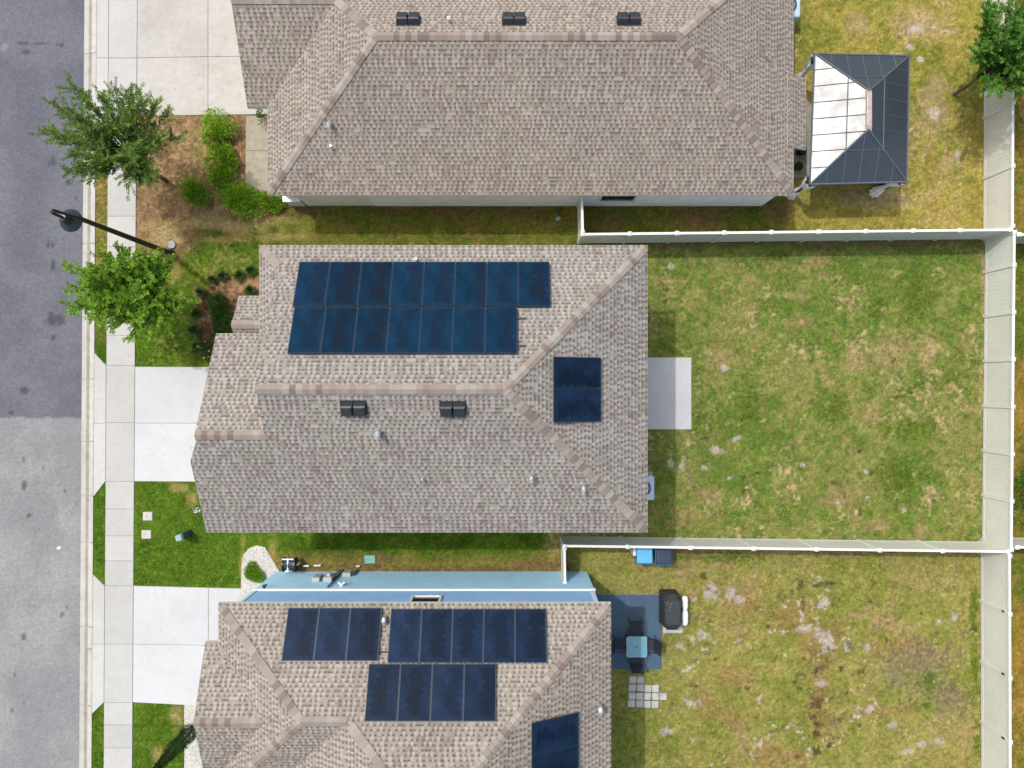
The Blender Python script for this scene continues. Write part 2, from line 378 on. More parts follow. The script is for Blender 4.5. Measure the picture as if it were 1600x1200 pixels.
def blob(px, py, items, n):
    m = np.zeros_like(px)
    for x, y, rx, ry in items:
        d = np.sqrt(((px - x) / rx) ** 2 + ((py - y) / ry) ** 2) + (n - .5) * 2.4
        m = np.maximum(m, sstep(1.25, .25, d))
    return m
def spots(px, py, items, n):
    m = np.zeros_like(px)
    for x, y, rx, ry in items:
        d = np.sqrt(((px - x) / rx) ** 2 + ((py - y) / ry) ** 2) + (n - .5) * 2.6
        m = np.maximum(m, sstep(1.25, .6, d))
    return m
def boxm(px, py, x0, x1, y0, y1, s=6):
    return sstep(x0 - s, x0 + s, px) * sstep(x1 + s, x1 - s, px) * sstep(y0 - s, y0 + s, py) * sstep(y1 + s, y1 - s, py)
def lawn_colour(X, Y):
    px, py = 800 + X * 38, 600 - Y * 38
    wob = (fbm(X, Y, .7, 5, 4) - .5)
    qx, qy = px + wob * 26, py + (fbm(X, Y, .7, 9, 4) - .5) * 26
    n1 = fbm(X, Y, 2.4, 11, 3); n2 = fbm(X, Y, .7, 21, 3); n3 = fbm(X, Y, .22, 31, 2); n4 = fbm(X, Y, .09, 41, 1)
    n2 = .5 * n2 + .32 * n3 + .18 * n4
    nb = .34 * n1 + .42 * n2 + .24 * n3
    def turf(A, B, T, lo, hi, tl, th, seed):
        c = mixc(A + 0 * X[..., None], B, sstep(lo, hi, nb))
        tn = .32 * fbm(X, Y, 1.6, seed, 3) + .30 * fbm(X, Y, .45, seed + 3, 3) + .22 * n3 + .16 * n4
        return mixc(c, T, sstep(tl, th, tn))
    mid = turf(K(158, 159, 88), K(116, 145, 56), K(196, 174, 128), .40, .60, .55, .71, 51)
    top = turf(K(184, 170, 84), K(144, 152, 56), K(202, 176, 122), .46, .64, .54, .70, 61)
    low = turf(K(174, 168, 92), K(146, 156, 66), K(184, 162, 110), .42, .64, .50, .70, 71)
    fro = turf(K(98, 134, 26), K(72, 114, 14), K(140, 146, 52), .40, .60, .60, .80, 81)
    out = turf(K(160, 138, 58), K(116, 130, 42), K(178, 142, 78), .42, .58, .52, .7, 91)
    sid = turf(K(126, 130, 48), K(98, 116, 34), K(140, 116, 66), .42, .6, .50, .68, 101)
    mul = turf(K(172, 138, 102), K(150, 116, 86), K(192, 160, 122), .42, .6, .5, .66, 111)
    c = mid
    c = mixc(c, top, sstep(372, 366, py))
    c = mixc(c, low, sstep(850, 856, py))
    c = mixc(c, out, sstep(1542, 1546, px))
    c = mixc(c, fro, sstep(860, 840, qx) * sstep(480, 560, qy))
    # side strip between the upper and middle houses, and its brown bare patches
    c = mixc(c, sid, sstep(912, 900, px) * sstep(540, 500, qy))
    c = mixc(c, sid, boxm(qx, py, 905, 1235, 290, 372, 10))
    brown = K(128, 100, 68)
    c = mixc(c, brown, .75 * blob(px, py, [(600, 328, 70, 10), (700, 330, 60, 10), (820, 335, 60, 12), (960, 345, 40, 22), (1090, 335, 60, 14), (470, 330, 40, 10), (1215, 330, 30, 20)], n2))
    # bright front lawn of the middle house
    fmid = turf(K(120, 146, 40), K(90, 132, 24), K(160, 158, 78), .42, .6, .54, .7, 121)
    c = mixc(c, fmid, boxm(qx, qy, 288, 420, 378, 580, 10))
    c = mixc(c, fmid, boxm(qx, qy, 200, 420, 420, 580, 10))
    c = mixc(c, K(186, 166, 100), .8 * blob(px, py, [(245, 402, 40, 24), (270, 425, 16, 18), (350, 374, 90, 9), (430, 370, 60, 8)], n2))
    # mulch in front of the upper house
    c = mixc(c, mul, boxm(qx, qy, 205, 392, 176, 336, 10))
    c = mixc(c, mul, .85 * boxm(qx, qy, 205, 300, 300, 392, 14))
    c = mixc(c, mul, .9 * blob(px, py, [(400, 325, 40, 18), (270, 330, 70, 30)], n2))
    c = mixc(c, K(196, 172, 118), .9 * blob(px, py, [(320, 352, 120, 16), (262, 372, 40, 14)], n2))
    c = mixc(c, K(150, 142, 70), .7 * blob(px, py, [(305, 208, 22, 14), (310, 240, 20, 20), (290, 285, 30, 20)], n2))
    # planting bed of the middle house
    bed = turf(K(138, 104, 76), K(96, 66, 48), K(184, 148, 112), .42, .58, .5, .62, 131)
    c = mixc(c, bed, np.maximum(boxm(qx, qy, 306, 410, 442, 560, 7), boxm(qx, qy, 330, 410, 430, 470, 7)))
    # verge strip
    ver = turf(K(150, 140, 66), K(112, 124, 38), K(182, 152, 104), .42, .6, .5, .66, 141)
    c = mixc(c, ver, boxm(px, qy, 140, 190, 250, 470, 8))
    # strip between middle and lower house: bare soil along the blue wall
    c = mixc(c, K(158, 138, 74), .85 * sstep(858, 884, qy) * boxm(px, py, 420, 890, 800, 950, 6))
    c = mixc(c, K(140, 112, 78), .9 * blob(px, py, [(480, 888, 40, 6), (570, 886, 60, 6), (840, 884, 60, 9), (700, 890, 140, 5), (600, 872, 30, 9)], n2))
    c = mixc(c, K(176, 160, 84), .8 * blob(px, py, [(425, 868, 14, 20), (380, 880, 6, 40)], n2))
    c = mixc(c, K(182, 166, 104), .8 * blob(px, py, [(285, 762, 22, 10), (300, 780, 10, 14), (275, 1120, 12, 26), (245, 1180, 16, 16)], n2))
    # patches one can point at in the back yards
    tan = K(188, 160, 116)
    c = mixc(c, tan, .48 * blob(px, py, [(1165, 435, 16, 8), (1272, 410, 26, 10), (1290, 430, 12, 8), (1245, 462, 28, 9), (1325, 465, 10, 12), (1250, 505, 26, 14), (1400, 540, 36, 14), (1390, 562, 30, 16), (1450, 550, 16, 34), (1340, 570, 14, 18),
        (1288, 575, 12, 10), (1360, 640, 30, 14), (1372, 655, 20, 8), (1240, 690, 12, 10), (1310, 780, 46, 22), (1110, 770, 24, 10), (1360, 820, 40, 12), (1440, 835, 14, 12), (1522, 740, 7, 50), (1520, 640, 12, 18), (1065, 810, 30, 18), (1055, 440, 26, 8), (1130, 555, 20, 16), (1300, 600, 40, 8)], n2))
    c = mixc(c, K(96, 124, 26), .8 * blob(px, py, [(1480, 590, 26, 18), (1300, 640, 30, 30), (1420, 672, 40, 18), (1410, 745, 40, 40), (1370, 480, 20, 26), (1170, 640, 20, 40), (1430, 470, 30, 40), (1210, 400, 26, 10)], n2))
    red = K(172, 136, 86)
    c = mixc(c, red, .6 * blob(px, py, [(1285, 1010, 40, 50), (1250, 960, 50, 26), (1280, 1100, 26, 60), (1130, 1120, 60, 20), (1100, 1095, 40, 16), (1150, 1060, 30, 20), (1400, 1010, 60, 20), (1390, 1110, 60, 16), (1160, 950, 30, 30), (1220, 1180, 60, 20)], n2))
    c = mixc(c, K(150, 136, 110), .7 * blob(px, py, [(1440, 1040, 60, 46), (1480, 1090, 40, 40), (1405, 1060, 26, 40)], n2))
    c = mixc(c, K(96, 128, 24), .85 * blob(px, py, [(1452, 1062, 18, 14), (1450, 1103, 9, 8), (1524, 1040, 9, 60), (1522, 980, 9, 60), (1526, 1160, 9, 40), (1110, 870, 90, 10)], n2))
    c = mixc(c, K(190, 148, 62), .5 * blob(px, py, [(1590, 1060, 20, 50), (1590, 650, 12, 60), (1590, 990, 12, 40)], n2))
    c = mixc(c, K(206, 182, 138), .7 * blob(px, py, [(1440, 40, 50, 30), (1460, 160, 30, 60), (1490, 250, 20, 30), (1340, 40, 26, 20), (1380, 310, 60, 20)], n2))
    # soil worn along the foot of the fences
    c = mixc(c, K(196, 174, 126), .7 * boxm(px + 20 * wob, py, 1532, 1542, 390, 1200, 2.5) * sstep(.40, .60, n1 * .6 + n2 * .4))
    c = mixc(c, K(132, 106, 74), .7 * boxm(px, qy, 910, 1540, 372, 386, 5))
    c = mixc(c, K(170, 140, 96), .6 * boxm(px, qy, 1000, 1530, 856, 868, 4))
    # sandy and dark specks
    sp = fbm(X, Y, .34, 151, 3); sp2 = fbm(X, Y, .26, 161, 3)
    wl = np.maximum(sstep(866, 885, py) * sstep(1040, 1090, px) * sstep(1536, 1520, px), .0)
    wl = np.maximum(wl, blob(px, py, [(1070, 500, 26, 50), (1060, 700, 24, 50), (1130, 640, 40, 40)], n1) * .6)
    wl = np.maximum(wl, .75 * boxm(px, py, 1400, 1530, 0, 300, 20))
    pl = fbm(X, Y, 3.2, 171, 2)
    c = mixc(c, K(216, 204, 190), .8 * wl * sstep(.76, .88, sp + (pl - .5) * .3 + (n4 - .5) * .35))
    c = mixc(c, K(226, 214, 204), .85 * spots(px, py, [(1282, 945, 14, 7), (1260, 982, 12, 6), (1292, 1005, 10, 14), (1280, 990, 8, 8), (1110, 925, 10, 12), (1142, 928, 6, 10), (1156, 936, 10, 6), (1100, 993, 8, 7), (1080, 1100, 12, 8), (1040, 1142, 10, 6), (1065, 1010, 8, 4),
        (1490, 962, 6, 6), (1467, 970, 4, 5), (1440, 1162, 6, 6), (1467, 1158, 7, 5), (1416, 1175, 10, 4), (1362, 1108, 9, 6), (1395, 1132, 5, 5), (1283, 1068, 8, 4), (1325, 1010, 6, 6), (1356, 1012, 5, 7), (1460, 178, 9, 8), (1338, 800, 3, 4), (1310, 785, 4, 4), (1256, 728, 4, 4), (1355, 776, 5, 4), (1352, 737, 4, 3), (1140, 747, 4, 3), (1100, 730, 5, 4), (1065, 725, 5, 8), (1048, 720, 4, 8), (1118, 702, 10, 6), (1150, 685, 6, 4), (1133, 575, 6, 5), (1048, 416, 5, 4), (1410, 798, 5, 5), (1166, 762, 4, 3), (1420, 74, 6, 5), (1437, 92, 6, 6), (1432, 45, 10, 6), (1485, 50, 6, 5), (1497, 240, 4, 8)], n3 * .5 + n4 * .5))
    wd = np.maximum(sstep(870, 900, py) * sstep(1060, 1120, px) * sstep(1536, 1500, px), .75 * blob(px, py, [(1330, 740, 70, 70), (1170, 750, 40, 40), (1050, 480, 30, 60)], n1))
    c = mixc(c, K(84, 70, 58), .65 * wd * sstep(.73, .82, sp2 + (pl - .5) * .3 + (n4 - .5) * .3))
    c = mixc(c, K(66, 58, 52), .68 * spots(px, py, [(1290, 912, 16, 4), (1252, 915, 4, 8), (1252, 940, 4, 6), (1272, 1102, 14, 5), (1270, 1120, 6, 4), (1272, 1133, 9, 4), (1274, 1148, 6, 6), (1276, 1172, 7, 6), (1326, 1008, 4, 6), (1388, 974, 4, 5), (1385, 1000, 3, 9), (1275, 1048, 5, 5), (1347, 1050, 5, 5), (1084, 1073, 5, 4),
        (1098, 900, 6, 5), (1110, 972, 4, 4), (1345, 798, 4, 6), (1321, 775, 3, 3), (1304, 755, 4, 3), (1344, 705, 4, 3), (1409, 798, 4, 3), (1161, 747, 4, 4), (1040, 452, 4, 5), (1040, 472, 3, 4), (1290, 735, 3, 4), (1324, 736, 3, 2), (1362, 740, 3, 3), (1270, 625, 4, 2), (1396, 563, 4, 4), (1400, 620, 3, 2), (1182, 740, 3, 3), (1165, 765, 5, 3), (1120, 640, 3, 4), (1102, 685, 4, 3), (1243, 743, 3, 2), (1365, 910, 6, 4), (1424, 921, 4, 2), (1440, 958, 3, 3), (1360, 940, 3, 3), (1315, 1045, 3, 4), (1295, 1165, 4, 3), (1255, 1027, 3, 3), (1200, 980, 4, 3), (1240, 1065, 4, 3), (1120, 1030, 3, 3), (1170, 1075, 4, 3), (1050, 1100, 3, 3)], n3 * .5 + n4 * .5))
    # wear near the house, clumps and blades
    c = c * (.80 + .40 * fbm(X, Y, .28, 181, 2))[..., None] * (.72 + .56 * n4)[..., None]
    return c
lawn = grid_mesh('lawn', lambda y: (cx(149, 600 - y * 38) - 800) / 38, lambda y: 0 * y + 24, -18, 18, .055, lawn_colour, M['lawn'],
                 zfun=lambda X, Y: .03 * (fbm(X, Y, 1.1, 3, 3) - .6))
tag(lawn, 'patchy green and straw coloured turf of the house lots', 'lawn', kind='structure')

# real blades standing in the turf, coloured like the turf they grow from
def blades():
    r = np.random.default_rng(17)
    zones = [(1013, 374, 1539, 849), (1245, -20, 1544, 366), (884, 862, 1532, 1225), (1546, -20, 1640, 1225), (214, 756, 420, 913), (211, 1100, 286, 1225), (216, 385, 404, 571), (420, 836, 880, 892), (420, 324, 908, 384), (912, 324, 1240, 362), (216, 330, 420, 386),
             (149, 770, 166, 900), (147, 1112, 163, 1225), (151, 262, 169, 566)]
    holes = [(1013, 556, 1082, 673), (884, 925, 1036, 1048), (984, 1058, 1046, 1108), (1036, 926, 1080, 990), (884, 860, 945, 945), (990, 860, 1056, 886), (1244, 150, 1271, 280), (374, 850, 442, 920), (222, 797, 240, 844)]
    ar = np.array([(b - a) * (d - c) for a, c, b, d in zones], float); z = r.choice(len(zones), 230000, p=ar / ar.sum()); Z = np.array(zones)[z]
    px = r.uniform(Z[:, 0], Z[:, 2]); py = r.uniform(Z[:, 1], Z[:, 3]); k = np.ones(len(px), bool)
    for a, c, b, d in holes: k &= ~((px > a) & (px < b) & (py > c) & (py < d))
    px, py = px[k], py[k]; X, Y = (px - 800) / 38, (600 - py) / 38
    col = lawn_colour(X, Y); n_ = len(X); lush = np.clip(col[:, 1:2] / np.maximum(col[:, 0:1], 1e-3) - .55, .15, 1.0)
    keep = r.random((n_, 1)) < .25 + lush; keep = keep[:, 0]; X, Y, col, lush = X[keep], Y[keep], col[keep], lush[keep]; n_ = len(X)
    az = r.uniform(0, 2 * np.pi, n_); L = r.uniform(.04, .12, n_) * (.6 + .5 * lush[:, 0]); el = r.uniform(.25, 1.2, n_); wd = r.uniform(.008, .015, n_)
    d = np.stack([np.cos(az) * np.cos(el), np.sin(az) * np.cos(el), np.sin(el)], 1) * L[:, None]; sd_ = np.stack([-np.sin(az), np.cos(az), 0 * az], 1) * wd[:, None]
    p = np.stack([X, Y, 0 * X - .012], 1); v = np.stack([p - sd_, p + sd_, p + d], 1).reshape(-1, 3).astype(np.float32)
    me = bpy.data.meshes.new('grass'); me.vertices.add(len(v)); me.vertices.foreach_set('co', v.ravel()); me.loops.add(len(v)); me.loops.foreach_set('vertex_index', np.arange(len(v), dtype=np.int32))
    me.polygons.add(n_); me.polygons.foreach_set('loop_start', np.arange(0, len(v), 3, dtype=np.int32)); me.update(calc_edges=True); me.materials.append(M['lawn'])
    c = np.ones((n_, 4), np.float32); c[:, :3] = col * r.uniform(.75, 1.5, (n_, 1)); a = me.color_attributes.new('Col', 'FLOAT_COLOR', 'POINT'); a.data.foreach_set('color', np.repeat(c, 3, 0).ravel())
    o = bpy.data.objects.new('grass', me); C.objects.link(o); tag(o, 'short blades of grass standing in the lawns', 'grass', kind='stuff')
blades()
def road_colour(X, Y):
    px, py = 800 + X * 38, 600 - Y * 38
    n1 = fbm(X, Y, 1.8, 201, 4); n2 = fbm(X, Y, .3, 211, 3); n3 = fbm(X, Y, .06, 221, 1)
    new = mixc(K(134, 136, 148) + 0 * X[..., None], K(124, 126, 139), sstep(.35, .65, n1)); old = mixc(K(179, 179, 182) + 0 * X[..., None], K(165, 165, 169), sstep(.35, .65, n1))
    c = mixc(new, old, sstep(-1.2, 1.2, py - 653.5 - (fbm(X, Y, .35, 231, 3) - .5) * 7 + px * .006))
    st = [(37, 80, 6, 4), (80, 250, 5, 12), (74, 255, 3, 8), (104, 285, 5, 4), (80, 380, 5, 10), (73, 380, 3, 9), (80, 412, 4, 14), (96, 373, 2, 2), (117, 309, 3, 3), (76, 500, 12, 14), (92, 500, 10, 10), (82, 526, 5, 5), (36, 610, 6, 5), (35, 760, 4, 8), (38, 776, 3, 3), (43, 806, 5, 4), (98, 768, 3, 3), (65, 730, 2, 6), (34, 716, 2, 6), (94, 962, 4, 6), (34, 998, 6, 6), (20, 1057, 4, 5), (16, 1112, 3, 5), (34, 1100, 3, 3), (74, 1104, 2, 3), (60, 66, 30, 2), (90, 68, 10, 3), (16, 645, 8, 3), (102, 950, 2, 2)]
    c = mixc(c, K(70, 70, 76), .62 * blob(px, py, st, n2))
    c = mixc(c, K(196, 194, 194), .35 * blob(px, py, [(4, 70, 6, 8), (60, 1000, 14, 5), (55, 1006, 4, 6)], n2))
    c = mixc(c, K(250, 250, 250, 1.2), blob(px, py, [(89, 857, 3.2, 2.4)], n2 * 0 + .5))
    tire = .5 + .5 * np.sin((px - 20) / 95 * 2 * math.pi)
    c = c * (1 - .05 * tire * n1)[..., None]
    return c * (.88 + .24 * n3)[..., None] * (.95 + .1 * n2)[..., None]
road = grid_mesh('road', lambda y: 0 * y - 29, lambda y: (cx(130.5, 600 - y * 38) - 800) / 38, -18, 18, .06, road_colour, M['asphalt'], -.11)
tag(road, 'grey asphalt street, darker resurfaced part above a paler part', 'road', kind='structure')

# kerb and gutter: swept profile in pieces between the joints
def curb():
    b = MB(); joints = [-120, -20, 82, 180, 280, 380, 480, 592, 690, 775, 848, 980, 1014, 1103, 1220, 1330]
    prof = [(129.5, -.12, 0), (129.5, -.105, 0), (136.5, -.118, 1), (141.5, -.112, 0), (145.5, -.03, 0), (149.5, .028, 0), (151.5, .03, 0), (151.5, -.12, 0)]
    for a, c in zip(joints, joints[1:]):
        a, c = a + .45, c - .45
        for (x0, z0, m), (x1, z1, _) in zip(prof, prof[1:]):
            q = [P(cx(x0, a), a), P(cx(x1, a), a), P(cx(x1, c), c), P(cx(x0, c), c)]
            for v, z in zip(q, (z0, z1, z1, z0)): v.z = z
            b.poly(q[::-1], mi=m)
    o = b.build('curb', [M['conc_curb'], M['gutter_dirt']]); tag(o, 'pale concrete kerb and gutter along the street', 'kerb', kind='structure')
    j = MB(); q = [P(cx(129.6, -150), -150), P(cx(151, -150), -150), P(cx(151, 1350), 1350), P(cx(129.6, 1350), 1350)]
    for v in q: v.z = -.128
    j.poly(q[::-1]); j.build('curb_joint', M['joint'], o)
curb()
def slabs(name, label, polys, mat, z1=.032, gap=.011, cat='pavement'):
    b = MB(); j = MB(); up = []
    for poly in polys:
        q = [P(*p) for p in poly]; c = sum(q, Vector()) / len(q)
        q = [p + Vector((math.copysign(gap, c.x - p.x), math.copysign(gap, c.y - p.y), 0)) for p in q]
        b.prism([(p.x, p.y) for p in q], -.1, z1)
        j.prism([(p.x, p.y) for p in [P(*p) for p in poly]], -.1, z1 - .022)
    o = b.build(name, mat); tag(o, label, cat, kind='structure'); j.build('joint', M['joint'], o); return o
def strip(x0, x1, ys): return [[(cx(x0, a), a), (cx(x1, a), a), (cx(x1, c), c), (cx(x0, c), c)] for a, c in zip(ys, ys[1:])]
SX0, SX1 = 170.5, 215.2
slabs('sidewalk', 'pale concrete sidewalk of square slabs along the front lots', strip(SX0, SX1, [-60, 0, 91, 182, 227, 272, 338, 386, 432, 478, 524, 571, 660, 752, 795, 837, 876, 915, 1006, 1097, 1132, 1168, 1204, 1250]), M['conc_walk'])
slabs('driveway', 'stained concrete driveway of the house with the gazebo', [[(215.2, -60), (325.5, -60), (325.5, 89), (214.7, 91)], [(325.5, -60), (420, -60), (420, 88), (325.5, 89)], [(214.7, 91), (325.5, 89), (325.5, 180), (214.2, 182)], [(325.5, 89), (420, 88), (420, 179), (325.5, 180)]], M['conc_old'], cat='driveway')
slabs('driveway', 'clean white driveway of the middle house with solar panels', [[(211.4, 573), (400, 573.5), (400, 661.5), (210.8, 661)], [(210.8, 661), (400, 661.5), (400, 753), (210.2, 752)]], M['conc_drive'], cat='driveway')
slabs('driveway', 'off-white driveway of the sky blue house', [[(209.1, 915), (326, 918), (326, 1008), (208.5, 1006)], [(326, 918), (420, 920), (420, 1010), (326, 1008)], [(208.5, 1006), (326, 1008), (326, 1103), (207.8, 1097)], [(326, 1008), (420, 1010), (420, 1105), (326, 1103)]], M['conc_drive'], cat='driveway')
for lab, a, c, up, dn in (('stained driveway apron at the kerb by the small-leaved tree', -60, 182, 0, 20), ('white driveway apron at the kerb before the middle house', 571, 752, 20, 24), ('white driveway apron at the kerb before the blue house', 915, 1097, 18, 18)):
    m = (a + c) / 2 if a > 0 else 91
    slabs('driveway_apron', lab, [[(cx(151.6, a - up), a - up), (cx(SX0, a), a), (cx(SX0, m), m), (cx(151.6, m), m)], [(cx(151.6, m), m), (cx(SX0, m), m), (cx(SX0, c), c), (cx(151.6, c + dn), c + dn)]], M['conc_apron'], cat='driveway')
slabs('front_walk', 'narrow weathered concrete walk leading to the porch door', [[(384.5, 181), (440, 181), (440, 236), (384, 236)], [(384, 236), (440, 236), (440, 300), (383.5, 300)]], M['conc_path'], cat='path')
slabs('patio', 'plain white concrete patio slab behind the middle house', [[(950, 558.5), (1080, 558.5), (1080, 671), (950, 671)]], M['conc_drive'], .05, cat='patio')
slabs('patio', 'blue painted patio slab carrying the table and chairs', [[(900, 928.5), (1034, 928.5), (1034, 1045.5), (900, 1045.5)]], M['patio_blue'], .05, cat='patio')
slabs('patio', 'weathered concrete patio slab beside the gazebo', [[(1200, 158), (1269, 158), (1268, 277), (1200, 277)]], M['conc_path'], .04, cat='patio')
def rock_bed(label, pts, seed, n):
    r = random.Random(seed); b = MB(); q = [P(*p) for p in pts]; b.prism([(p.x, p.y) for p in q], -.05, .035)
    o = b.build('gravel_bed', M['white_stone']); tag(o, label, 'gravel', kind='stuff')
    s = MB(); xs = [p[0] for p in pts]; ys = [p[1] for p in pts]
    def inside(x, y):
        c = False
        for (x0, y0), (x1, y1) in zip(pts, pts[1:] + pts[:1]):
            if (y0 > y) != (y1 > y) and x < (x1 - x0) * (y - y0) / (y1 - y0) + x0: c = not c
        return c
    k = 0
    while k < n:
        x, y = r.uniform(min(xs), max(xs)), r.uniform(min(ys), max(ys))
        if not inside(x, y): continue
        p = P(x, y); a = r.uniform(.018, .038); s.box((p.x, p.y, .028), (a * 2, a * 1.5, a * .5), r.uniform(0, 3), top=.6); k += 1
    s.build('stone', M['white_stone'], o)['kind'] = 'stuff'
rock_bed('white stones round the small clump beside the blue house', [(377, 917), (378, 880), (381, 866), (390, 856), (402, 852), (414, 855), (421, 866), (428, 878), (437, 893), (440, 900), (372, 942)], 3, 620)
rock_bed('white stone strip under the tall narrow cypress', [(288, 1101), (340, 1103), (340, 1230), (288, 1230), (289, 1160)], 4, 500)

# ------------------------------------------------------------ houses
def plane(a, b, c):
    n = (b - a).cross(c - a).normalized(); n = n if n.z > 0 else -n
    return a, n
def hit(px, py, pl, off=0.0):
    a, n = pl; o = Vector((0, 0, CAM_H)); d = Vector(((px - 800) / FPX, (600 - py) / FPX, -1))
    return o + d * ((a + n * off - o).dot(n) / d.dot(n))
def roof(house, planes, fascia, label=None, thick=.15, name='roof', sh='shingle'):
    b = MB(); edges = {}
    key = lambda p: tuple(round(x, 3) for x in p)
    for pl in planes:
        pts = [Vector(p) for p in pl]; nn = Vector((0, 0, 0))
        for i in range(1, len(pts) - 1): nn += (pts[i] - pts[0]).cross(pts[i + 1] - pts[0])
        nn.normalize()
        if nn.z < 0: pts = pts[::-1]; nn = -nn
        up = (Vector((0, 0, 1)) - nn * nn.z).normalized(); e = up.cross(nn)
        b.poly(pts, [(p.dot(e) + 50, p.dot(up) + 50) for p in pts])
        b.poly([p - Vector((0, 0, thick)) for p in pts[::-1]], mi=1)
        for i in range(len(pts)):
            k = (key(pts[i]), key(pts[(i + 1) % len(pts)]))
            if (k[1], k[0]) in edges: edges.pop((k[1], k[0]))
            else: edges[k] = 1
    for p, q in edges:
        p, q = Vector(p), Vector(q); d = Vector((0, 0, thick)); b.poly([p, p - d, q - d, q], mi=1)
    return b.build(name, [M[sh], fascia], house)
def caps(rf, p, q, half=.15, step=.205, lift=.04):
    # overlapping cap shingles folded over the line p (low) -> q (high)
    p, q = Vector(p), Vector(q); t = (q - p).normalized()
    if abs(t.z) > .02: p = p + t * .13
    L = (q - p).length; b = MB()
    h = t.cross(Vector((0, 0, 1))).normalized()
    flat = abs(t.z) < .02
    drop = .5 if flat else .354                # fall of the two roof sides across the line
    k = 0
    while k * step < L - .02:
        a, c = p + t * (k * step), p + t * min(k * step + step * 1.12, L + .02)
        A, Cc = a + Vector((0, 0, lift)), c + Vector((0, 0, lift - .026))
        for s in (1, -1):
            w = h * s * half; dz = Vector((0, 0, -half * drop + .004))
            f = [A, A + w + dz, Cc + w + dz, Cc]
            b.poly(f if s == -1 else f[::-1])
            g = [A, A - Vector((0, 0, .02)), A + w + dz - Vector((0, 0, .02)), A + w + dz]; b.poly(g if s == -1 else g[::-1])
        k += 1
    b.build('ridge_cap', M['cap'], rf)
def wall_box(b, x0, x1, y0, y1, z0, z1, mi=0): b.prism([(x0, y0), (x1, y0), (x1, y1), (x0, y1)], z0, z1, mi)
def vent_box(rf, px, py, pl, wid=.8, dep=.42):
    c = hit(px, py, pl); nrm = pl[1]; up = (Vector((0, 0, 1)) - nrm * nrm.z).normalized(); e = up.cross(nrm)
    b = MB(); Mx = Matrix((e, up, nrm)).transposed().to_4x4(); Mx.translation = c
    for s in (-1, 1):
        x = s * wid * .252; hw, hd = wid * .235, dep / 2
        pts = [(-hw, -hd, .0), (hw, -hd, .0), (hw, hd, .0), (-hw, hd, .0), (-hw, -hd, .16), (hw, -hd, .16), (hw, hd - .05, .20), (-hw, hd - .05, .20)]
        hw2 = hw * .82
        top = [(-hw2, -hd + .04, .215), (hw2, -hd + .04, .215), (hw2, hd - .10, .235), (-hw2, hd - .10, .235)]
        v = [Mx @ Vector((a + x, bb, cc)) for a, bb, cc in pts]; tv = [Mx @ Vector((a + x, bb, cc)) for a, bb, cc in top]
        for i in range(4): b.poly([v[i], v[(i + 1) % 4], v[4 + (i + 1) % 4], v[4 + i]]); b.poly([v[4 + i], v[4 + (i + 1) % 4], tv[(i + 1) % 4], tv[i]])
        b.poly(tv)
    fl = [Mx @ Vector(p) for p in ((-wid * .52, -dep * .55, .012), (wid * .52, -dep * .55, .012), (wid * .52, dep * .62, .012), (-wid * .52, dep * .62, .012))]
    b.poly(fl)
    b.build('roof_vent', M['dark_plastic'], rf)
def pipe_vent(rf, px, py, pl, r=.075, h=.34, hood=True, face=-1):
    c = hit(px, py, pl); b = MB()
    if hood:
        b.tube([c, c + Vector((0, 0, h * .6)), c + Vector((0, -.02, h * .85)), c + Vector((0, -.07, h)), c + Vector((0, -.15, h * .86))], [r, r, r * 1.1, r * 1.15, r * 1.1], 12)
    else:
        b.lathe(c, [(r * 1.9, 0), (r * .9, h * .35), (r * .8, h), (r * .55, h), (r * .55, h * .5)], 14)
    b.build('vent_pipe', M['galv'], rf, smooth=True)
def window(house, x0, x1, z0, z1, y, side):      # on a wall facing +Y (side 1) or -Y (side -1)
    b = MB(); t = .09
    for (a, c, e, f) in ((x0 - t, x1 + t, z0 - t, z0), (x0 - t, x1 + t, z1, z1 + t), (x0 - t, x0, z0, z1), (x1, x1 + t, z0, z1)):
        b.prism([(a, y - .02 * side), (c, y - .02 * side), (c, y + .06 * side), (a, y + .06 * side)], e, f)
    fr = b.build('window', M['trim_white'], house)
    g = MB(); g.prism([(x0, y - .02 * side), (x1, y - .02 * side), (x1, y + .012 * side), (x0, y + .012 * side)], z0, z1); g.build('pane', M['window_glass'], fr)
V = Vector
# --- middle house
EZ = 5.2
hm = thing('house', (-2.5, -.2, 0), 'middle two storey house, taupe shingle roof, two rows of solar panels above one ridge', 'house', 'houses along the street')
sw, nw, ne, se = V((-8.59, -5.05, EZ)), V((-8.59, 4.72, EZ)), V((4.61, 4.72, EZ)), V((4.61, -5.05, EZ))
pk = V((-7.84, -.165, EZ + .5 * 4.885)); ap = V((-.22, -.165, EZ + .5 * 4.885))
rz = EZ + .5 * (5.05 - 1.62)
g1 = V((-7.84, -1.62, rz))
Nm = [nw, V((-7.84, 3.97, EZ + .375)), pk, ap, ne]
fS = lambda x, y: V((x, y, EZ + .5 * (y + 5.05)))
Sm = [se, ap, pk, g1, V((-10.04, -1.62, rz)), fS(-10.05, -1.85), fS(-10.37, -2.5), fS(-10.38, -5.05)]
Em = [ne, ap, se]
Gn = [V((-10.04, -1.62, rz)), g1, V((-7.84, 1.72, rz - .5 * 3.34)), V((-10.04, 1.72, rz - .5 * 3.34))]
Sk = [nw, V((-8.59, 1.66, EZ)), V((-7.84, 1.66, EZ + .375)), V((-7.84, 3.97, EZ + .375))]
PN, PS, PE = plane(*Nm[2:5]), plane(Sm[0], Sm[1], Sm[2]), plane(*Em)
b = MB(); wall_box(b, -8.25, 4.26, -4.70, 4.37, -.1, 5.18); wall_box(b, -9.72, -8.26, -4.70, 1.42, -.1, 5.0)
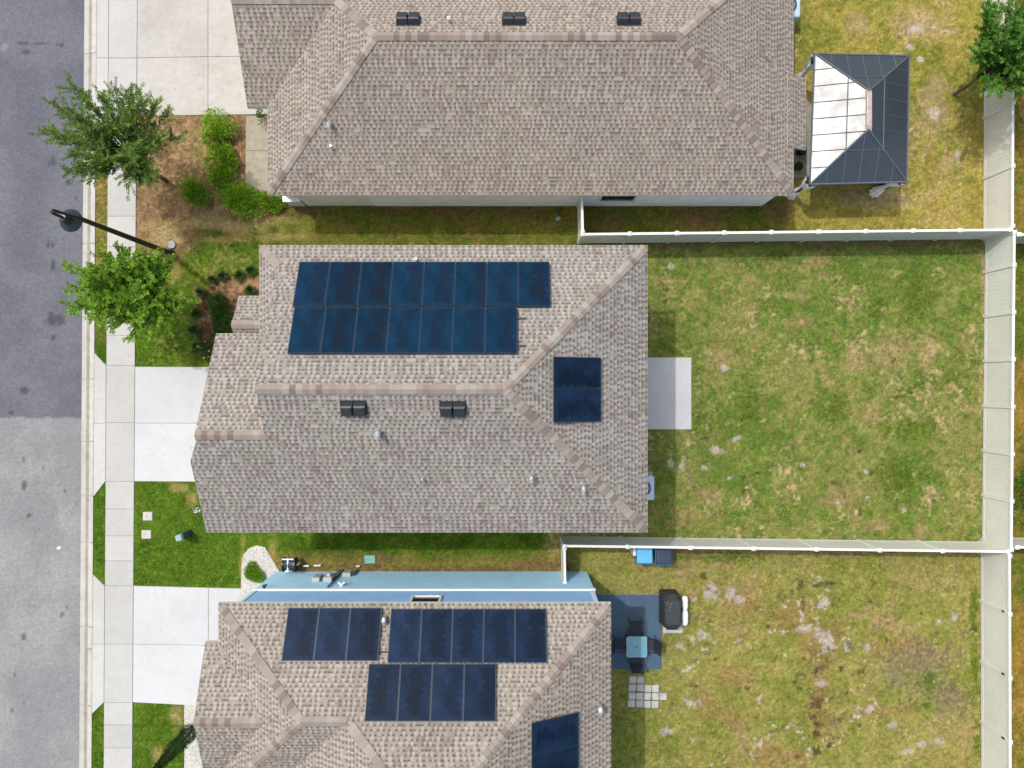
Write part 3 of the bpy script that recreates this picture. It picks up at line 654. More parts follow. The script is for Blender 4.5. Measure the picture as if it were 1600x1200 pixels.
b.poly([V((-7.7, 4.2, 5.1)), V((-7.7, 3.8, 5.40)), V((-7.7, -.165, 7.40)), V((-7.7, -4.6, 5.2)), V((-7.7, -4.6, 5.0))])
b.poly([V((-9.73, 1.42, 4.99)), V((-9.73, -1.62, rz - .17)), V((-9.73, -4.70, 5.0))])
b.build('wall', M['siding_tan'], hm)
rf = roof(hm, [Nm, Sm, Em, Gn, Sk], M['trim_white'])
pr0, pr1 = 3.28, 2.15
b2 = MB()
pz0, pz1 = 2.9, 3.62
porch = roof(hm, [[V((-10.15, pr0, pz0)), V((-8.3, pr0, pz0)), V((-8.3, pr1, pz1)), V((-10.15, pr1, pz1))], [V((-10.15, pr1, pz1)), V((-8.3, pr1, pz1)), V((-8.3, 1.45, pz1 - .45)), V((-10.15, 1.45, pz1 - .45))]], M['trim_white'], name='porch_roof')
caps(porch, (-10.15, pr1, pz1), (-8.45, pr1, pz1))
b = MB()
for xx in (-10.0,): b.box((xx, 3.1, -.05), (.2, .2, 2.85))
b.build('porch_post', M['trim_white'], hm)
caps(rf, ne, ap); caps(rf, se, ap); caps(rf, V((-7.86, -.165, pk.z)), ap); caps(rf, V((-10.04, -1.62, rz)), V((-7.7, -1.62, rz))); caps(rf, nw, Nm[1])
vent_box(rf, 553, 637, PS); vent_box(rf, 708, 638, PS)
pipe_vent(rf, 592, 676, PS, .095, .34); pipe_vent(rf, 830, 744, PS, .065, .28); pipe_vent(rf, 911, 760, PS, .065, .28); pipe_vent(rf, 661, 748, PS, .04, .25, False); pipe_vent(rf, 651, 406, PN, .05, .25, False)
# --- upper house
EU = 2.7
hu = thing('house', (0, 11.9, 0), 'long single storey house with wide taupe hip roof beside the gazebo', 'house', 'houses along the street')
usw, use, une, unw = V((-9.15, 7.07, EU)), V((10.54, 7.07, EU)), V((10.54, 16.7, EU)), V((-9.15, 16.7, EU))
ua, ub = V((-4.66, 11.885, EU + 2.407)), V((5.69, 11.885, EU + 2.407))
US, UN, UW, UE = [usw, use, ub, ua], [une, unw, ua, ub], [unw, usw, ua], [use, une, ub]
gx, gr = -9.9, V((-9.9, 13.55, 4.3))
GS = [V((gx, 10.35, EU)), V((-5.6, 10.35, EU)), V((-5.6, 13.55, 4.3)), gr]; GN = [gr, V((-5.6, 13.55, 4.3)), V((-5.6, 16.75, EU)), V((gx, 16.75, EU))]
b = MB(); wall_box(b, -5.62, 10.26, 7.316, 16.4, -.1, 2.66); wall_box(b, -9.5, -8.42, 10.7, 16.4, -.1, 2.66); wall_box(b, -8.41, -5.625, 9.0, 16.4, -.1, 2.66)
b.poly([V((-9.51, 10.7, 2.64)), V((-9.51, 13.55, 4.1)), V((-9.51, 16.4, 2.64))])
wo = b.build('wall', M['stucco_white'], hu)
b = MB(); wall_box(b, -8.40, -5.63, 7.33, 8.99, -.1, 2.65); b.build('porch_wall', M['stucco_beige'], hu)
b = MB(); b.box((-8.80, 7.62, -.05), (.62, .62, .9)); b.box((-8.80, 7.62, .85), (.70, .70, .07)); b.box((-8.80, 7.62, .92), (.36, .36, 1.7), top=.9); b.box((-8.80, 7.62, 2.42), (.52, .52, .2))
b.build('porch_pillar', M['trim_white'], hu)
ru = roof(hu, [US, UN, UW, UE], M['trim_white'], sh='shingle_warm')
gar = roof(hu, [GS, GN], M['trim_white'], name='garage_roof', sh='shingle_warm')
zb = lambda x: EU - .535 * (x - 10.54) + .014
roof(hu, [[V((10.25, 11.56, zb(10.25))), V((10.25, 8.86, zb(10.25))), V((11.14, 8.86, zb(11.14))), V((11.14, 11.56, zb(11.14)))]], M['trim_white'], name='lanai_roof', thick=.12, sh='shingle_warm')
for p_, q_ in ((usw, ua), (use, ub), (une, ub), (unw, ua), (ua, ub)): caps(ru, p_, q_)
caps(gar, gr, V((-6.3, 13.55, 4.3)))
QS, QN = plane(usw, use, ub), plane(une, unw, ua)
for x in (638, 803, 982): vent_box(ru, x, 32.5, QN)
pipe_vent(ru, 517, 196, QS, .07, .3); pipe_vent(ru, 519, 231, QS, .045, .25, False); pipe_vent(ru, 702, 34, QN, .06, .28, False)
window(hu, 3.5, 4.8, .9, 2.15, 7.316, -1)
# --- blue house
EL = 5.13
hb = thing('house', (-3, -12.3, 0), 'sky blue two storey house with white band and hip roof with solar panels', 'house', 'houses along the street')
A = V((-10.01, -7.46, EL)); P2 = V((-6.72, -10.75, EL + 1.645)); Q = V((-5.23, -10.75, EL + 1.645)); WA = V((-3.65, -12.33, EL + 2.435)); EA = V((-1.49, -12.33, EL + 2.435))
bNE, bSE, SWc, VE, SW2 = V((3.38, -7.46, EL)), V((3.38, -17.2, EL)), V((-10.01, -14.04, EL)), V((-8.52, -14.04, EL)), V((-8.52, -17.2, EL))
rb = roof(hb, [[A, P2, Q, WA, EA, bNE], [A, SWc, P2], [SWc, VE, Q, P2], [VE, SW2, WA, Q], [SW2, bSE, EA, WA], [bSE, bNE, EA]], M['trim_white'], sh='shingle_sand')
BN, BE = plane(A, P2, bNE), plane(bSE, bNE, EA)
r0 = V((-10.47, -11.14, 6.03)); r1 = V((-7.95, -11.14, 6.03))
gb = roof(hb, [[r0, r1, V((-7.95, -8.79, 5.10)), V((-10.47, -8.79, 5.10))], [r1, r0, V((-10.47, -13.5, 5.10)), V((-7.95, -13.5, 5.10))]], M['trim_white'], name='gable_roof', sh='shingle_sand')
for p_, q_ in ((A, P2), (SWc, P2), (P2, Q), (Q, WA), (bNE, EA), (bSE, EA), (SW2, WA), (WA, EA)): caps(rb, p_, q_)
caps(gb, r0, r1 - V((.2, 0, 0)))
b = MB(); wall_box(b, -9.68, 3.08, -16.9, -7.71, -.1, 2.55); b.build('ground_floor_wall', M['blue_low'], hb)
b = MB(); wall_box(b, -9.66, 3.06, -16.9, -7.73, 2.72, 5.0); wall_box(b, -10.1, -9.67, -13.2, -9.1, 2.7, 5.0)
b.poly([V((-10.11, -9.1, 4.99)), V((-10.11, -11.14, 5.85)), V((-10.11, -13.2, 4.99))]); b.build('upper_floor_wall', M['blue_high'], hb)
b = MB(); wall_box(b, -9.72, 3.12, -16.94, -7.665, 2.55, 2.72)
for x in (-9.60, 2.99): wall_box(b, x - .07, x + .07, -7.80, -7.70, 2.72, 4.95)
b.build('trim_band', M['band_blue'], hb)
window(hb, -3.55, -2.62, 3.55, 4.7, -7.73, 1)
pipe_vent(rb, 602, 963, BN, .075, .3); pipe_vent(rb, 937, 1102, BE, .085, .3)

# ------------------------------------------------------------ solar panels
pv = thing('solar_panel', (0, 0, 0), 'x', 'solar panel', 'solar panels on the roofs')
def pv_meshes(sx, sy):
    f = MB(); t = .018
    for (a, c, e, g) in ((-sx, sx, -sy, -sy + t), (-sx, sx, sy - t, sy), (-sx, -sx + t, -sy + t, sy - t), (sx - t, sx, -sy + t, sy - t)): f.prism([(a, e), (c, e), (c, g), (a, g)], -.03, .012)
    q = MB(); x, y = sx - t, sy - t
    q.poly([(-x, -y, .008), (x, -y, .008), (x, y, .008), (-x, y, .008)], [(0, 0), (1, 0), (1, 1), (0, 1)])
    q.poly([(-x, y, -.02), (x, y, -.02), (x, -y, -.02), (-x, -y, -.02)], [(0, 0)] * 4)
    return f, q
PVP = {}
def panel(px0, px1, a, c, pl, label, axis):
    # axis 'x': eave runs along X, px0..px1 are X limits in metres on the slope, a..c limits in Y; 'y': the other way
    nrm = pl[1]; up = (V((0, 0, 1)) - nrm * nrm.z).normalized(); e = up.cross(nrm)
    def z(x, y): p0 = pl[0] + nrm * .12; return p0.z - (nrm.x * (x - p0.x) + nrm.y * (y - p0.y)) / nrm.z
    x, y = (px0 + px1) / 2, (a + c) / 2
    if axis == 'x': sx = abs(px1 - px0) / 2 - .006; sy = abs(c - a) / 2 / nrm.z - .006
    else: sx = abs(c - a) / 2 - .007; sy = abs(px1 - px0) / 2 / nrm.z - .006
    cells = M['pv_navy'] if y < -5 or axis == 'y' else M['pv']
    k = (round(sx, 2), round(sy, 2), cells.name)
    if k not in PVP:
        o = thing('solar_panel', (0, 0, 0), label, 'solar panel', 'solar panels on the roofs')
        f, q = pv_meshes(sx, sy); f.build('frame', M['pv_frame'], o); q.build('cells', cells, o); PVP[k] = o
    else: o = copy_tree(PVP[k]); o['label'] = label
    Mx = Matrix((e, up, nrm)).transposed().to_4x4(); Mx.translation = V((x, y, z(x, y))); o.matrix_world = Mx
    return o
C.objects.unlink(pv); bpy.data.objects.remove(pv)
ORD = ['leftmost', 'second', 'third', 'fourth', 'fifth', 'sixth', 'seventh', 'eighth']
def row(xL, xR, yT, yB, cnt, pl, what):
    l, r, t_, b_ = hit(xL, yT, pl, .12), hit(xR, yT, pl, .12), hit((xL + xR) / 2, yT, pl, .12), hit((xL + xR) / 2, yB, pl, .12)
    w_ = (r.x - l.x) / cnt
    for i in range(cnt):
        nm = 'leftmost' if i == 0 else ('rightmost' if i == cnt - 1 else ORD[i] + ' from left')
        panel(l.x + i * w_, l.x + (i + 1) * w_, t_.y, b_.y, pl, 'solar panel, %s %s' % (nm, what), 'x')
row(468, 858.5, 409, 479, 8, PN, 'in the upper row of eight on the middle roof')
row(460, 808.5, 480, 552.5, 7, PN, 'in the lower row of seven on the middle roof')
row(450.5, 597, 949.5, 1033, 3, BN, 'in the block of three on the blue house')
row(611, 853, 951, 1036, 5, BN, 'in the row of five on the blue house')
row(576.5, 775.5, 1037, 1127.5, 4, BN, 'in the row of four on the blue house')
def col(xL, xR, ys, pl, labs):
    for (a, c), lb in zip(zip(ys, ys[1:]), labs):
        l, r = hit(xL, (a + c) / 2, pl, .12), hit(xR, (a + c) / 2, pl, .12)
        t_, b_ = hit(xR, a, pl, .12), hit(xR, c, pl, .12); panel(l.x, r.x, t_.y, b_.y, pl, lb, 'y')
col(865, 939, [558.5, 607, 658.5], PE, ['dark solar panel facing the patio slab, upper of the two stacked', 'dark solar panel facing the patio slab, lower of the two stacked'])
col(831, 904, [1113, 1163, 1216], BE, ['dark solar panel above the stepping pavers, upper one on that slope', 'dark solar panel cut by the bottom of the picture, above the yard'])
# rail ends sticking out of the lower row
for py in (497, 540): p = hit(812, py, PN, .06); b = MB(); b.box((p.x, p.y, p.z - .03), (.36, .05, .05)); b.build('mounting_rail', M['dark_plastic'], rf)
b = MB(); p, q = hit(592, 1019, BN, .05), hit(612, 1019, BN, .05); b.tube([p, q], .025, 6); b.build('conduit', M['dark_plastic'], rb)

# ------------------------------------------------------------ fences
FH = 1.75
def fence(p, q, posts, label, ends=True):
    # p, q: ground points of the centre line; posts: distances along it
    p, q = V((p[0], p[1], 0)), V((q[0], q[1], 0)); d = (q - p).normalized(); ang = math.atan2(d.y, d.x)
    t = thing('fence', p, label, 'fence', 'white vinyl privacy fences round the yards')
    for s in posts:
        c = p + d * s; b = MB(); b.box((c.x, c.y, -.1), (.127, .127, FH + .11), ang)
        po = b.build('post', M['vinyl'], t)
        b = MB(); b.box((c.x, c.y, FH + .01), (.16, .16, .03), ang); b.box((c.x, c.y, FH + .04), (.15, .15, .05), ang, top=.15); b.build('post_cap', M['trim_white'], po)
    for a, c in zip(posts, posts[1:]):
        if c - a < .2: continue
        m = p + d * (a + c) / 2; L = c - a - .127; b = MB(); nb = max(1, round(L / .15)); bw = L / nb
        for i in range(nb):
            k = p + d * (a + .0635 + (i + .5) * bw); b.box((k.x, k.y, .12), (bw - .006, .034 if i % 2 else .037, FH - .2), ang)
        b.box((m.x, m.y, .14), (L, .022, FH - .24), ang)
        pa = b.build('panel', M['vinyl'], t)
        b = MB(); b.box((m.x, m.y, FH - .09), (L, .09, .10), ang); b.build('top_rail', M['trim_white'], pa)
        b = MB(); b.box((m.x, m.y, .04), (L, .05, .14), ang); b.build('bottom_rail', M['trim_white'], pa)
    return t
def ftop(px, py): v = P(px, py, FH); return (v.x, v.y)
def seq(L, step, first=0.0):
    o = [first]
    while o[-1] + step < L - .3: o.append(o[-1] + step)
    o.append(L); return o
def dist(a, c): return math.hypot(a[0] - c[0], a[1] - c[1])
f1a, f1b = ftop(910.5, 366), ftop(1579, 359)
fence(f1a, f1b, seq(dist(f1a, f1b), 1.826), 'white fence dividing the gazebo yard from the middle green yard')
fence((f1a[0], f1a[1] + .07), (2.70, 7.29), [.0, 1.48], 'short white fence return meeting the long single storey house')
f2a, f2b = ftop(882, 853), ftop(1575, 862)
fence(f2a, f2b, seq(dist(f2a, f2b), 2.44), 'white fence with the blue bins, below the middle green yard')
fence((f2a[0], f2a[1] - .07), (2.05, -7.68), [.0, 1.38], 'short white fence return meeting the blue house')
e1, e2, e3, e4 = ftop(1585, 361), ftop(1585, 561), ftop(1582.5, 709), ftop(1580, 859)
fence(e1, e4, [0.05] + [(414 - 361 + i * 73.9) * .02478 for i in range(6)] + [dist(e1, e4)], 'tall white fence closing the middle green yard at its far side')
u0, u1 = ftop(1584, -140), ftop(1582, 357)
L = dist(u0, u1)
fence(u0, u1, [0.1, L - 7.32, L - 4.88, L - 2.44 - .02], 'white fence beside the tree behind the gazebo yard') if False else fence(u0, u1, [0.05, L - 9.76, L - 7.32, L - 4.88, L - 2.42, L - .10], 'white fence under the green tree behind the gazebo yard')
l0, l1 = ftop(1577.5, 866), ftop(1579, 1330)
fence(l0, l1, [0.06] + [.06 + 2.26 + i * 2.478 for i in range(4)], 'white fence closing the sandy yard behind the blue house')
g0, g1_ = ftop(1590, 366.5), ftop(1760, 366); fence(g0, g1_, [0.05, 1.9, 3.8], 'white fence stub beyond the far corner, upper of two')
g0, g1_ = ftop(1587, 855), ftop(1760, 856); fence(g0, g1_, [0.05, 1.9, 3.8], 'white fence stub beyond the far corner, lower of two')
# small black fittings on the inside of the lower fence
for i, (x, y) in enumerate(((1567, 955), (1567, 1053), (1568.5, 1153))):
    c = P(x, y, 1.45); b = MB(); b.box((l0[0] - .05, c.y, 1.38), (.05, .07, .15)); b.build('fence_fitting', M['black_metal'], at=V((l0[0] - .05, c.y, 1.38)), bevel=.01)
    tag(bpy.context.scene.collection.objects[-1], ['small black fitting on the sandy yard fence, nearest its corner', 'small black fitting on the sandy yard fence, middle one', 'small black fitting on the sandy yard fence, lowest in the picture'][i], 'lamp', 'small black fittings on the fence')

# ------------------------------------------------------------ plants
def leaf_mesh(name, pts, dirs, L, W, mat, parent, seed, curl=.25):
    r = np.random.default_rng(seed); n_ = len(pts); d = dirs / np.linalg.norm(dirs, axis=1, keepdims=True)
    a = r.normal(size=(n_, 3)); a[:, 2] += .0; s = np.cross(d, a); s /= np.linalg.norm(s, axis=1, keepdims=True)
    flat = np.cross(d, np.array([0, 0, 1.0])); fl = np.linalg.norm(flat, axis=1, keepdims=True); s = s * .55 + flat / np.maximum(fl, .05) * .75; s /= np.linalg.norm(s, axis=1, keepdims=True)
    nn = np.cross(s, d); k = r.uniform(.65, 1.25, (n_, 1)); l = L * k; w_ = W * k
    v = np.stack([pts, pts + d * l * .5 + s * w_ * .5 + nn * l * curl * .2, pts + d * l, pts + d * l * .5 - s * w_ * .5 + nn * l * curl * .2], 1).reshape(-1, 3)
    me = bpy.data.meshes.new(name); o = ORI.get(parent.name, V()); v = v - np.array(o)
    me.vertices.add(len(v)); me.vertices.foreach_set('co', v.astype(np.float32).ravel()); me.loops.add(n_ * 4); me.loops.foreach_set('vertex_index', np.arange(n_ * 4, dtype=np.int32))
    me.polygons.add(n_); me.polygons.foreach_set('loop_start', np.arange(0, n_ * 4, 4, dtype=np.int32)); me.update(calc_edges=True); me.materials.append(mat)
    ob = bpy.data.objects.new(name, me); C.objects.link(ob); ob.parent = parent; ORI[ob.name] = V(o); return ob
def tree(base, trunk_h, centre, rad, nlimb, ntwig, nleaf, mat, label, seed, L=.1, W=.045, cat='tree', fill=1.0, trunk_r=.07):
    r = random.Random(seed); t = thing('street_tree', base, label, cat, 'young trees')
    fork = V((base[0] + (centre[0] - base[0]) * .25, base[1] + (centre[1] - base[1]) * .25, trunk_h))
    b = MB(); b.tube([V(base) - V((0, 0, .1)), V(base) + V((.01, .02, trunk_h * .3)), (V(base) + fork) / 2 + V((.03, -.02, trunk_h * .1)), fork], [trunk_r * 1.35, trunk_r * 1.05, trunk_r * .95, trunk_r * .8], 9)
    pts, dirs = [], []
    ce = V(centre)
    for i in range(nlimb):
        az = i * 2.39996 + r.uniform(-.4, .4); el = math.asin(min(.98, -.30 + 1.28 * (i + .5) / nlimb)); f = r.uniform(.62, 1.14)
        end = ce + V((rad[0] * math.cos(az) * math.cos(el), rad[1] * math.sin(az) * math.cos(el), rad[2] * math.sin(el))) * f
        midp = fork.lerp(end, .5) + V((r.uniform(-.12, .12), r.uniform(-.12, .12), r.uniform(.12, .4)))
        path = [fork + V((0, 0, -r.uniform(0, .5))), fork.lerp(midp, .5) + V((0, 0, .1)), midp, midp.lerp(end, .55) + V((0, 0, .05)), end]
        b.tube(path, [trunk_r * .42, trunk_r * .33, trunk_r * .25, trunk_r * .15, .006], 5)
        def at(s):
            x = s * 4; k = min(3, int(x)); return path[k].lerp(path[k + 1], x - k)
        for j in range(ntwig):
            s = .30 + .70 * (j + r.random()) / ntwig; p = at(s); tl = (r.uniform(.3, .85) * (1.15 - .45 * s)) * fill
            ax = (at(min(1, s + .05)) - at(s - .05)).normalized()
            dv = (ax * r.uniform(.5, 1.1) + V((r.uniform(-1, 1), r.uniform(-1, 1), r.uniform(-.45, .6)))).normalized()
            q = p + dv * tl + V((0, 0, -.10 * tl))
            if r.random() < .5: b.tube([p, (p + q) / 2 + V((0, 0, .03)), q], [.008, .006, .003], 3)
            sd = dv.cross(V((0, 0, 1))).normalized()
            for m_ in range(nleaf):
                u_ = (m_ + r.random()) / nleaf; c = p.lerp(q, u_) + V((0, 0, .03 * math.sin(u_ * 3)))
                sg = 1 if m_ % 2 else -1
                pts.append(c); dirs.append(dv * .75 + sd * sg * r.uniform(.4, 1.0) + V((r.uniform(-.3, .3), r.uniform(-.3, .3), r.uniform(-.35, .3))))
    tr = b.build('trunk', M['bark'], t, smooth=True)
    leaf_mesh('crown', np.array([tuple(p) for p in pts]), np.array([tuple(d) for d in dirs]), L, W, mat, t, seed)
    return t
pa = P(260, 283); tree((pa.x, pa.y, 0), 2.3, (pa.x + .05, pa.y + .42, 4.0), (2.2, 1.95, 1.6), 60, 19, 28, M['leaf_elm'], 'loose feathery dark green street tree overhanging the road above the lamp', 5, .092, .038, fill=1.0)
pb = P(274, 474); tree((pb.x, pb.y, 0), 2.0, (pb.x, pb.y + .05, 3.7), (1.95, 1.55, 1.3), 84, 18, 26, M['leaf_bright'], 'dense bright green street tree just below the lamp pole', 8, .10, .048, fill=.75)
pc = P(1492, 146); tree((18.18, 11.9, 0), 1.7, (18.2, 12.25, 3.6), (1.85, 1.75, 1.3), 60, 20, 28, M['leaf_tree'], 'green leafy tree leaning over the fence behind the gazebo', 12, .10, .048, fill=.8)
def shrub(name, label, px, py, rx, ry, h, n_, mat, seed, L=.09, W=.055, cat='shrub', group=None, flowers=0):
    r = random.Random(seed); c = P(px, py); t = thing(name, c, label, cat, group)
    b = MB(); lob = [(r.uniform(-.72, .72) * rx, r.uniform(-.72, .72) * ry, r.uniform(.45, .74)) for _ in range(6)] + [(0, 0, .65)]
    for k in range(6): b.tube([c, c + V((lob[k][0] * .5, lob[k][1] * .5, h * .4)), c + V((lob[k][0], lob[k][1], h * .8))], [.015, .012, .005], 4)
    b.build('stem', M['bark'], t); pts, dirs, fl = [], [], []
    for k in range(n_):
        l = lob[k % 7]; az = r.uniform(0, 6.283); ct = r.uniform(-.1, 1); stt = math.sqrt(max(0, 1 - ct * ct)); f = r.uniform(.55, 1.05) * l[2]
        d = V((math.cos(az) * stt, math.sin(az) * stt, ct)); p = c + V((l[0] + d.x * rx * f, l[1] + d.y * ry * f, max(.04, h * (.25 + .75 * ct * f * 1.1))))
        pts.append(tuple(p)); dirs.append(tuple(d + V((r.uniform(-.6, .6), r.uniform(-.6, .6), r.uniform(-.3, .5)))))
        if k < flowers: fl.append(p + V((0, 0, .05)))
    leaf_mesh('foliage', np.array(pts), np.array(dirs), L, W, mat, t, seed)
    if fl:
        b = MB()
        for p in fl: b.lathe(p, [(0, .03), (.035, .02), (.045, 0)], 6)
        b.build('flower', M['yellow_flower'], t)
    return t
HG = 'yellow green shrubs before the long single storey house'
for i, (x, y, rx, ry, h, lb) in enumerate([
    (344, 207, .70, .60, .85, 'round yellow-green shrub beside the top driveway, highest of the bed'),
    (352, 246, .55, .55, .8, 'yellow-green shrub second down the line along the porch walk'),
    (352, 276, .45, .40, .7, 'small yellow-green shrub in the middle of the line along the walk'),
    (377, 313, .95, .75, .8, 'broad yellow-green shrub at the lower end of the walk'),
    (424, 316, .55, .42, .6, 'low yellow-green shrub under the roof corner of the long house'),
    (304, 306, .58, .56, .7, 'lone yellow-green shrub out in the brown mulch')]):
    shrub('shrub', lb, x, y, rx, ry, h, int(4600 * rx * ry + 600), M['leaf_yellow'], 30 + i, group=HG)
shrub('shrub', 'thin green vine growing against the porch wall', 412, 183, .10, .33, .9, 130, M['leaf_shrub'], 44)
shrub('shrub', 'dark green leafy shrub beside the small porch roof', 353, 493, .52, .82, .8, 2400, M['leaf_shrub'], 45)
shrub('shrub', 'bushy plant with small yellow flowers beside the driveway', 322, 548, .42, .38, .5, 420, M['leaf_shrub'], 46, flowers=7)
shrub('shrub', 'dark green bush growing beyond the fence by the sandy yard', 1606, 757, .75, 1.5, 1.9, 1900, M['leaf_tree'], 47, .12, .07)
shrub('shrub', 'neat round green clump on the white stones', 399, 892, .36, .35, .3, 2600, M['leaf_bright'], 48, .07, .035)
shrub('flower_clump', 'tiny white flowering clump at the driveway lawn edge', 309, 797, .13, .13, .2, 60, M['white_cloth'], 49, .05, .04, cat='flowers')
def tuft(px, py, r_, h, label, seed):
    r = random.Random(seed); c = P(px, py); t = thing('grass_tuft', c, label, 'ornamental grass', 'dark grass tufts edging the planting bed'); b = MB()
    for k in range(150):
        az = r.uniform(0, 6.283); o = r.uniform(0, .07); f = r.uniform(.5, 1); p = c + V((math.cos(az) * o, math.sin(az) * o, 0)); d = V((math.cos(az), math.sin(az), 0)); s = V((-d.y, d.x, 0)) * .009
        m_ = p + d * r_ * f * .5 + V((0, 0, h * f)); e = p + d * r_ * f + V((0, 0, h * f * .75))
        b.poly([p - s, p + s, m_ + s, m_ - s]); b.poly([m_ - s, m_ + s, e])
    b.build('blades', M['blade'], t)
for i, (x, y, r_, lb) in enumerate([(334, 437, .2, 'small faint grass tuft at the upper left of the bed'), (350, 432, .28, 'dark grass tuft, second along the upper edge of the bed'), (376, 431, .30, 'dark grass tuft, third along the upper edge of the bed'), (394, 424, .30, 'dark grass tuft touching the house eave, upper end of the bed'), (393, 454, .26, 'dark grass tuft just above the small porch roof'),
    (316, 458, .26, 'sparse grass tuft on the lawn side of the bed, topmost'), (309, 490, .33, 'round dark grass tuft halfway down the lawn side of the bed'), (306, 516, .32, 'dark grass tuft below the round one on the lawn side'), (312, 543, .34, 'spreading dark grass tuft nearest the white driveway'), (343, 466, .18, 'little dark grass tuft deep in the mulch')]):
    tuft(x, y, r_, .3, lb, 70 + i)
def cypress():
    r = random.Random(99); c = P(306, 1134); t = thing('cypress', c, 'tall narrow dark cypress leaning out past the roof of the blue house', 'tree'); H = 3.6
    b = MB(); b.tube([c - V((0, 0, .05)), c + V((0, 0, H * .9))], [.05, .01], 7); b.build('trunk', M['bark'], t)
    pts, dirs = [], []
    for k in range(5200):
        z = H * r.random() ** 1.15; rr = .30 * min(1, z / .35) * (1 - (z / H) ** 1.6) ** .8 + .02; az = r.uniform(0, 6.283); f = r.uniform(.5, 1.05) * (1 + .2 * math.sin(az * 5 + z * 4))
        pts.append((c.x + rr * f * math.cos(az), c.y + rr * f * math.sin(az), z)); dirs.append((math.cos(az) * .5, math.sin(az) * .5, 1))
    leaf_mesh('crown', np.array(pts), np.array(dirs), .12, .03, M['leaf_dark'], t, 5)
cypress()

# ------------------------------------------------------------ street lamp
def lamp():
    c = P(267, 396); t = thing('street_lamp', c, 'tall black street lamp leaning over the kerb with round bell shade', 'street lamp')
    b = MB(); b.lathe(c, [(.0, 0), (.17, 0), (.17, .12), (.13, .2), (.13, .55), (.12, .62), (.105, .9), (.095, 3.5), (.08, 6.2), (.095, 6.25), (.095, 6.4), (.03, 6.5), (.0, 6.52)], 16)
    b.build('pole', M['black_metal'], t, smooth=True)
    top = c + V((0, 0, 6.35)); sh = P(107, 343, 6.0); d = V((sh.x - c.x, sh.y - c.y, 0)); D = d.length; d.normalize()
    b = MB(); path = [top]
    for k in range(1, 11):
        a = math.pi * k / 10; path.append(top + d * (D / 2 * (1 - math.cos(a))) + V((0, 0, .85 * math.sin(a) ** .8)))
    path.append(top + d * D + V((0, 0, -.05))); b.tube(path, .045, 8)
    tip = top + d * (D * .28) + V((0, 0, .80)); b.tube([tip - d * .05 + V((0, 0, -.1)), tip + V((0, 0, .2)), tip + V((0, 0, .38))], [.045, .05, .012], 8)
    b.build('arm', M['black_metal'], t, smooth=True)
    b = MB(); s = V((sh.x, sh.y, 5.88)); b.lathe(s, [(.0, .42), (.07, .42), (.10, .30), (.16, .27), (.19, .16), (.37, .02), (.385, -.02), (.36, -.02), (.15, .08), (0, .1)], 32)
    so_ = b.build('lamp_shade', M['shade_metal'], t, smooth=True)
    b = MB(); b.lathe(s, [(.0, .46), (.10, .44), (.145, .33), (.185, .285), (.195, .19)], 24); b.build('lamp_housing', M['black_metal'], so_, smooth=True)
    b = MB(); b.lathe(s, [(0, -.12), (.11, -.09), (.16, .02), (.14, .08)], 16); b.build('lens', M['white_cloth'], so_, smooth=True)
lamp()

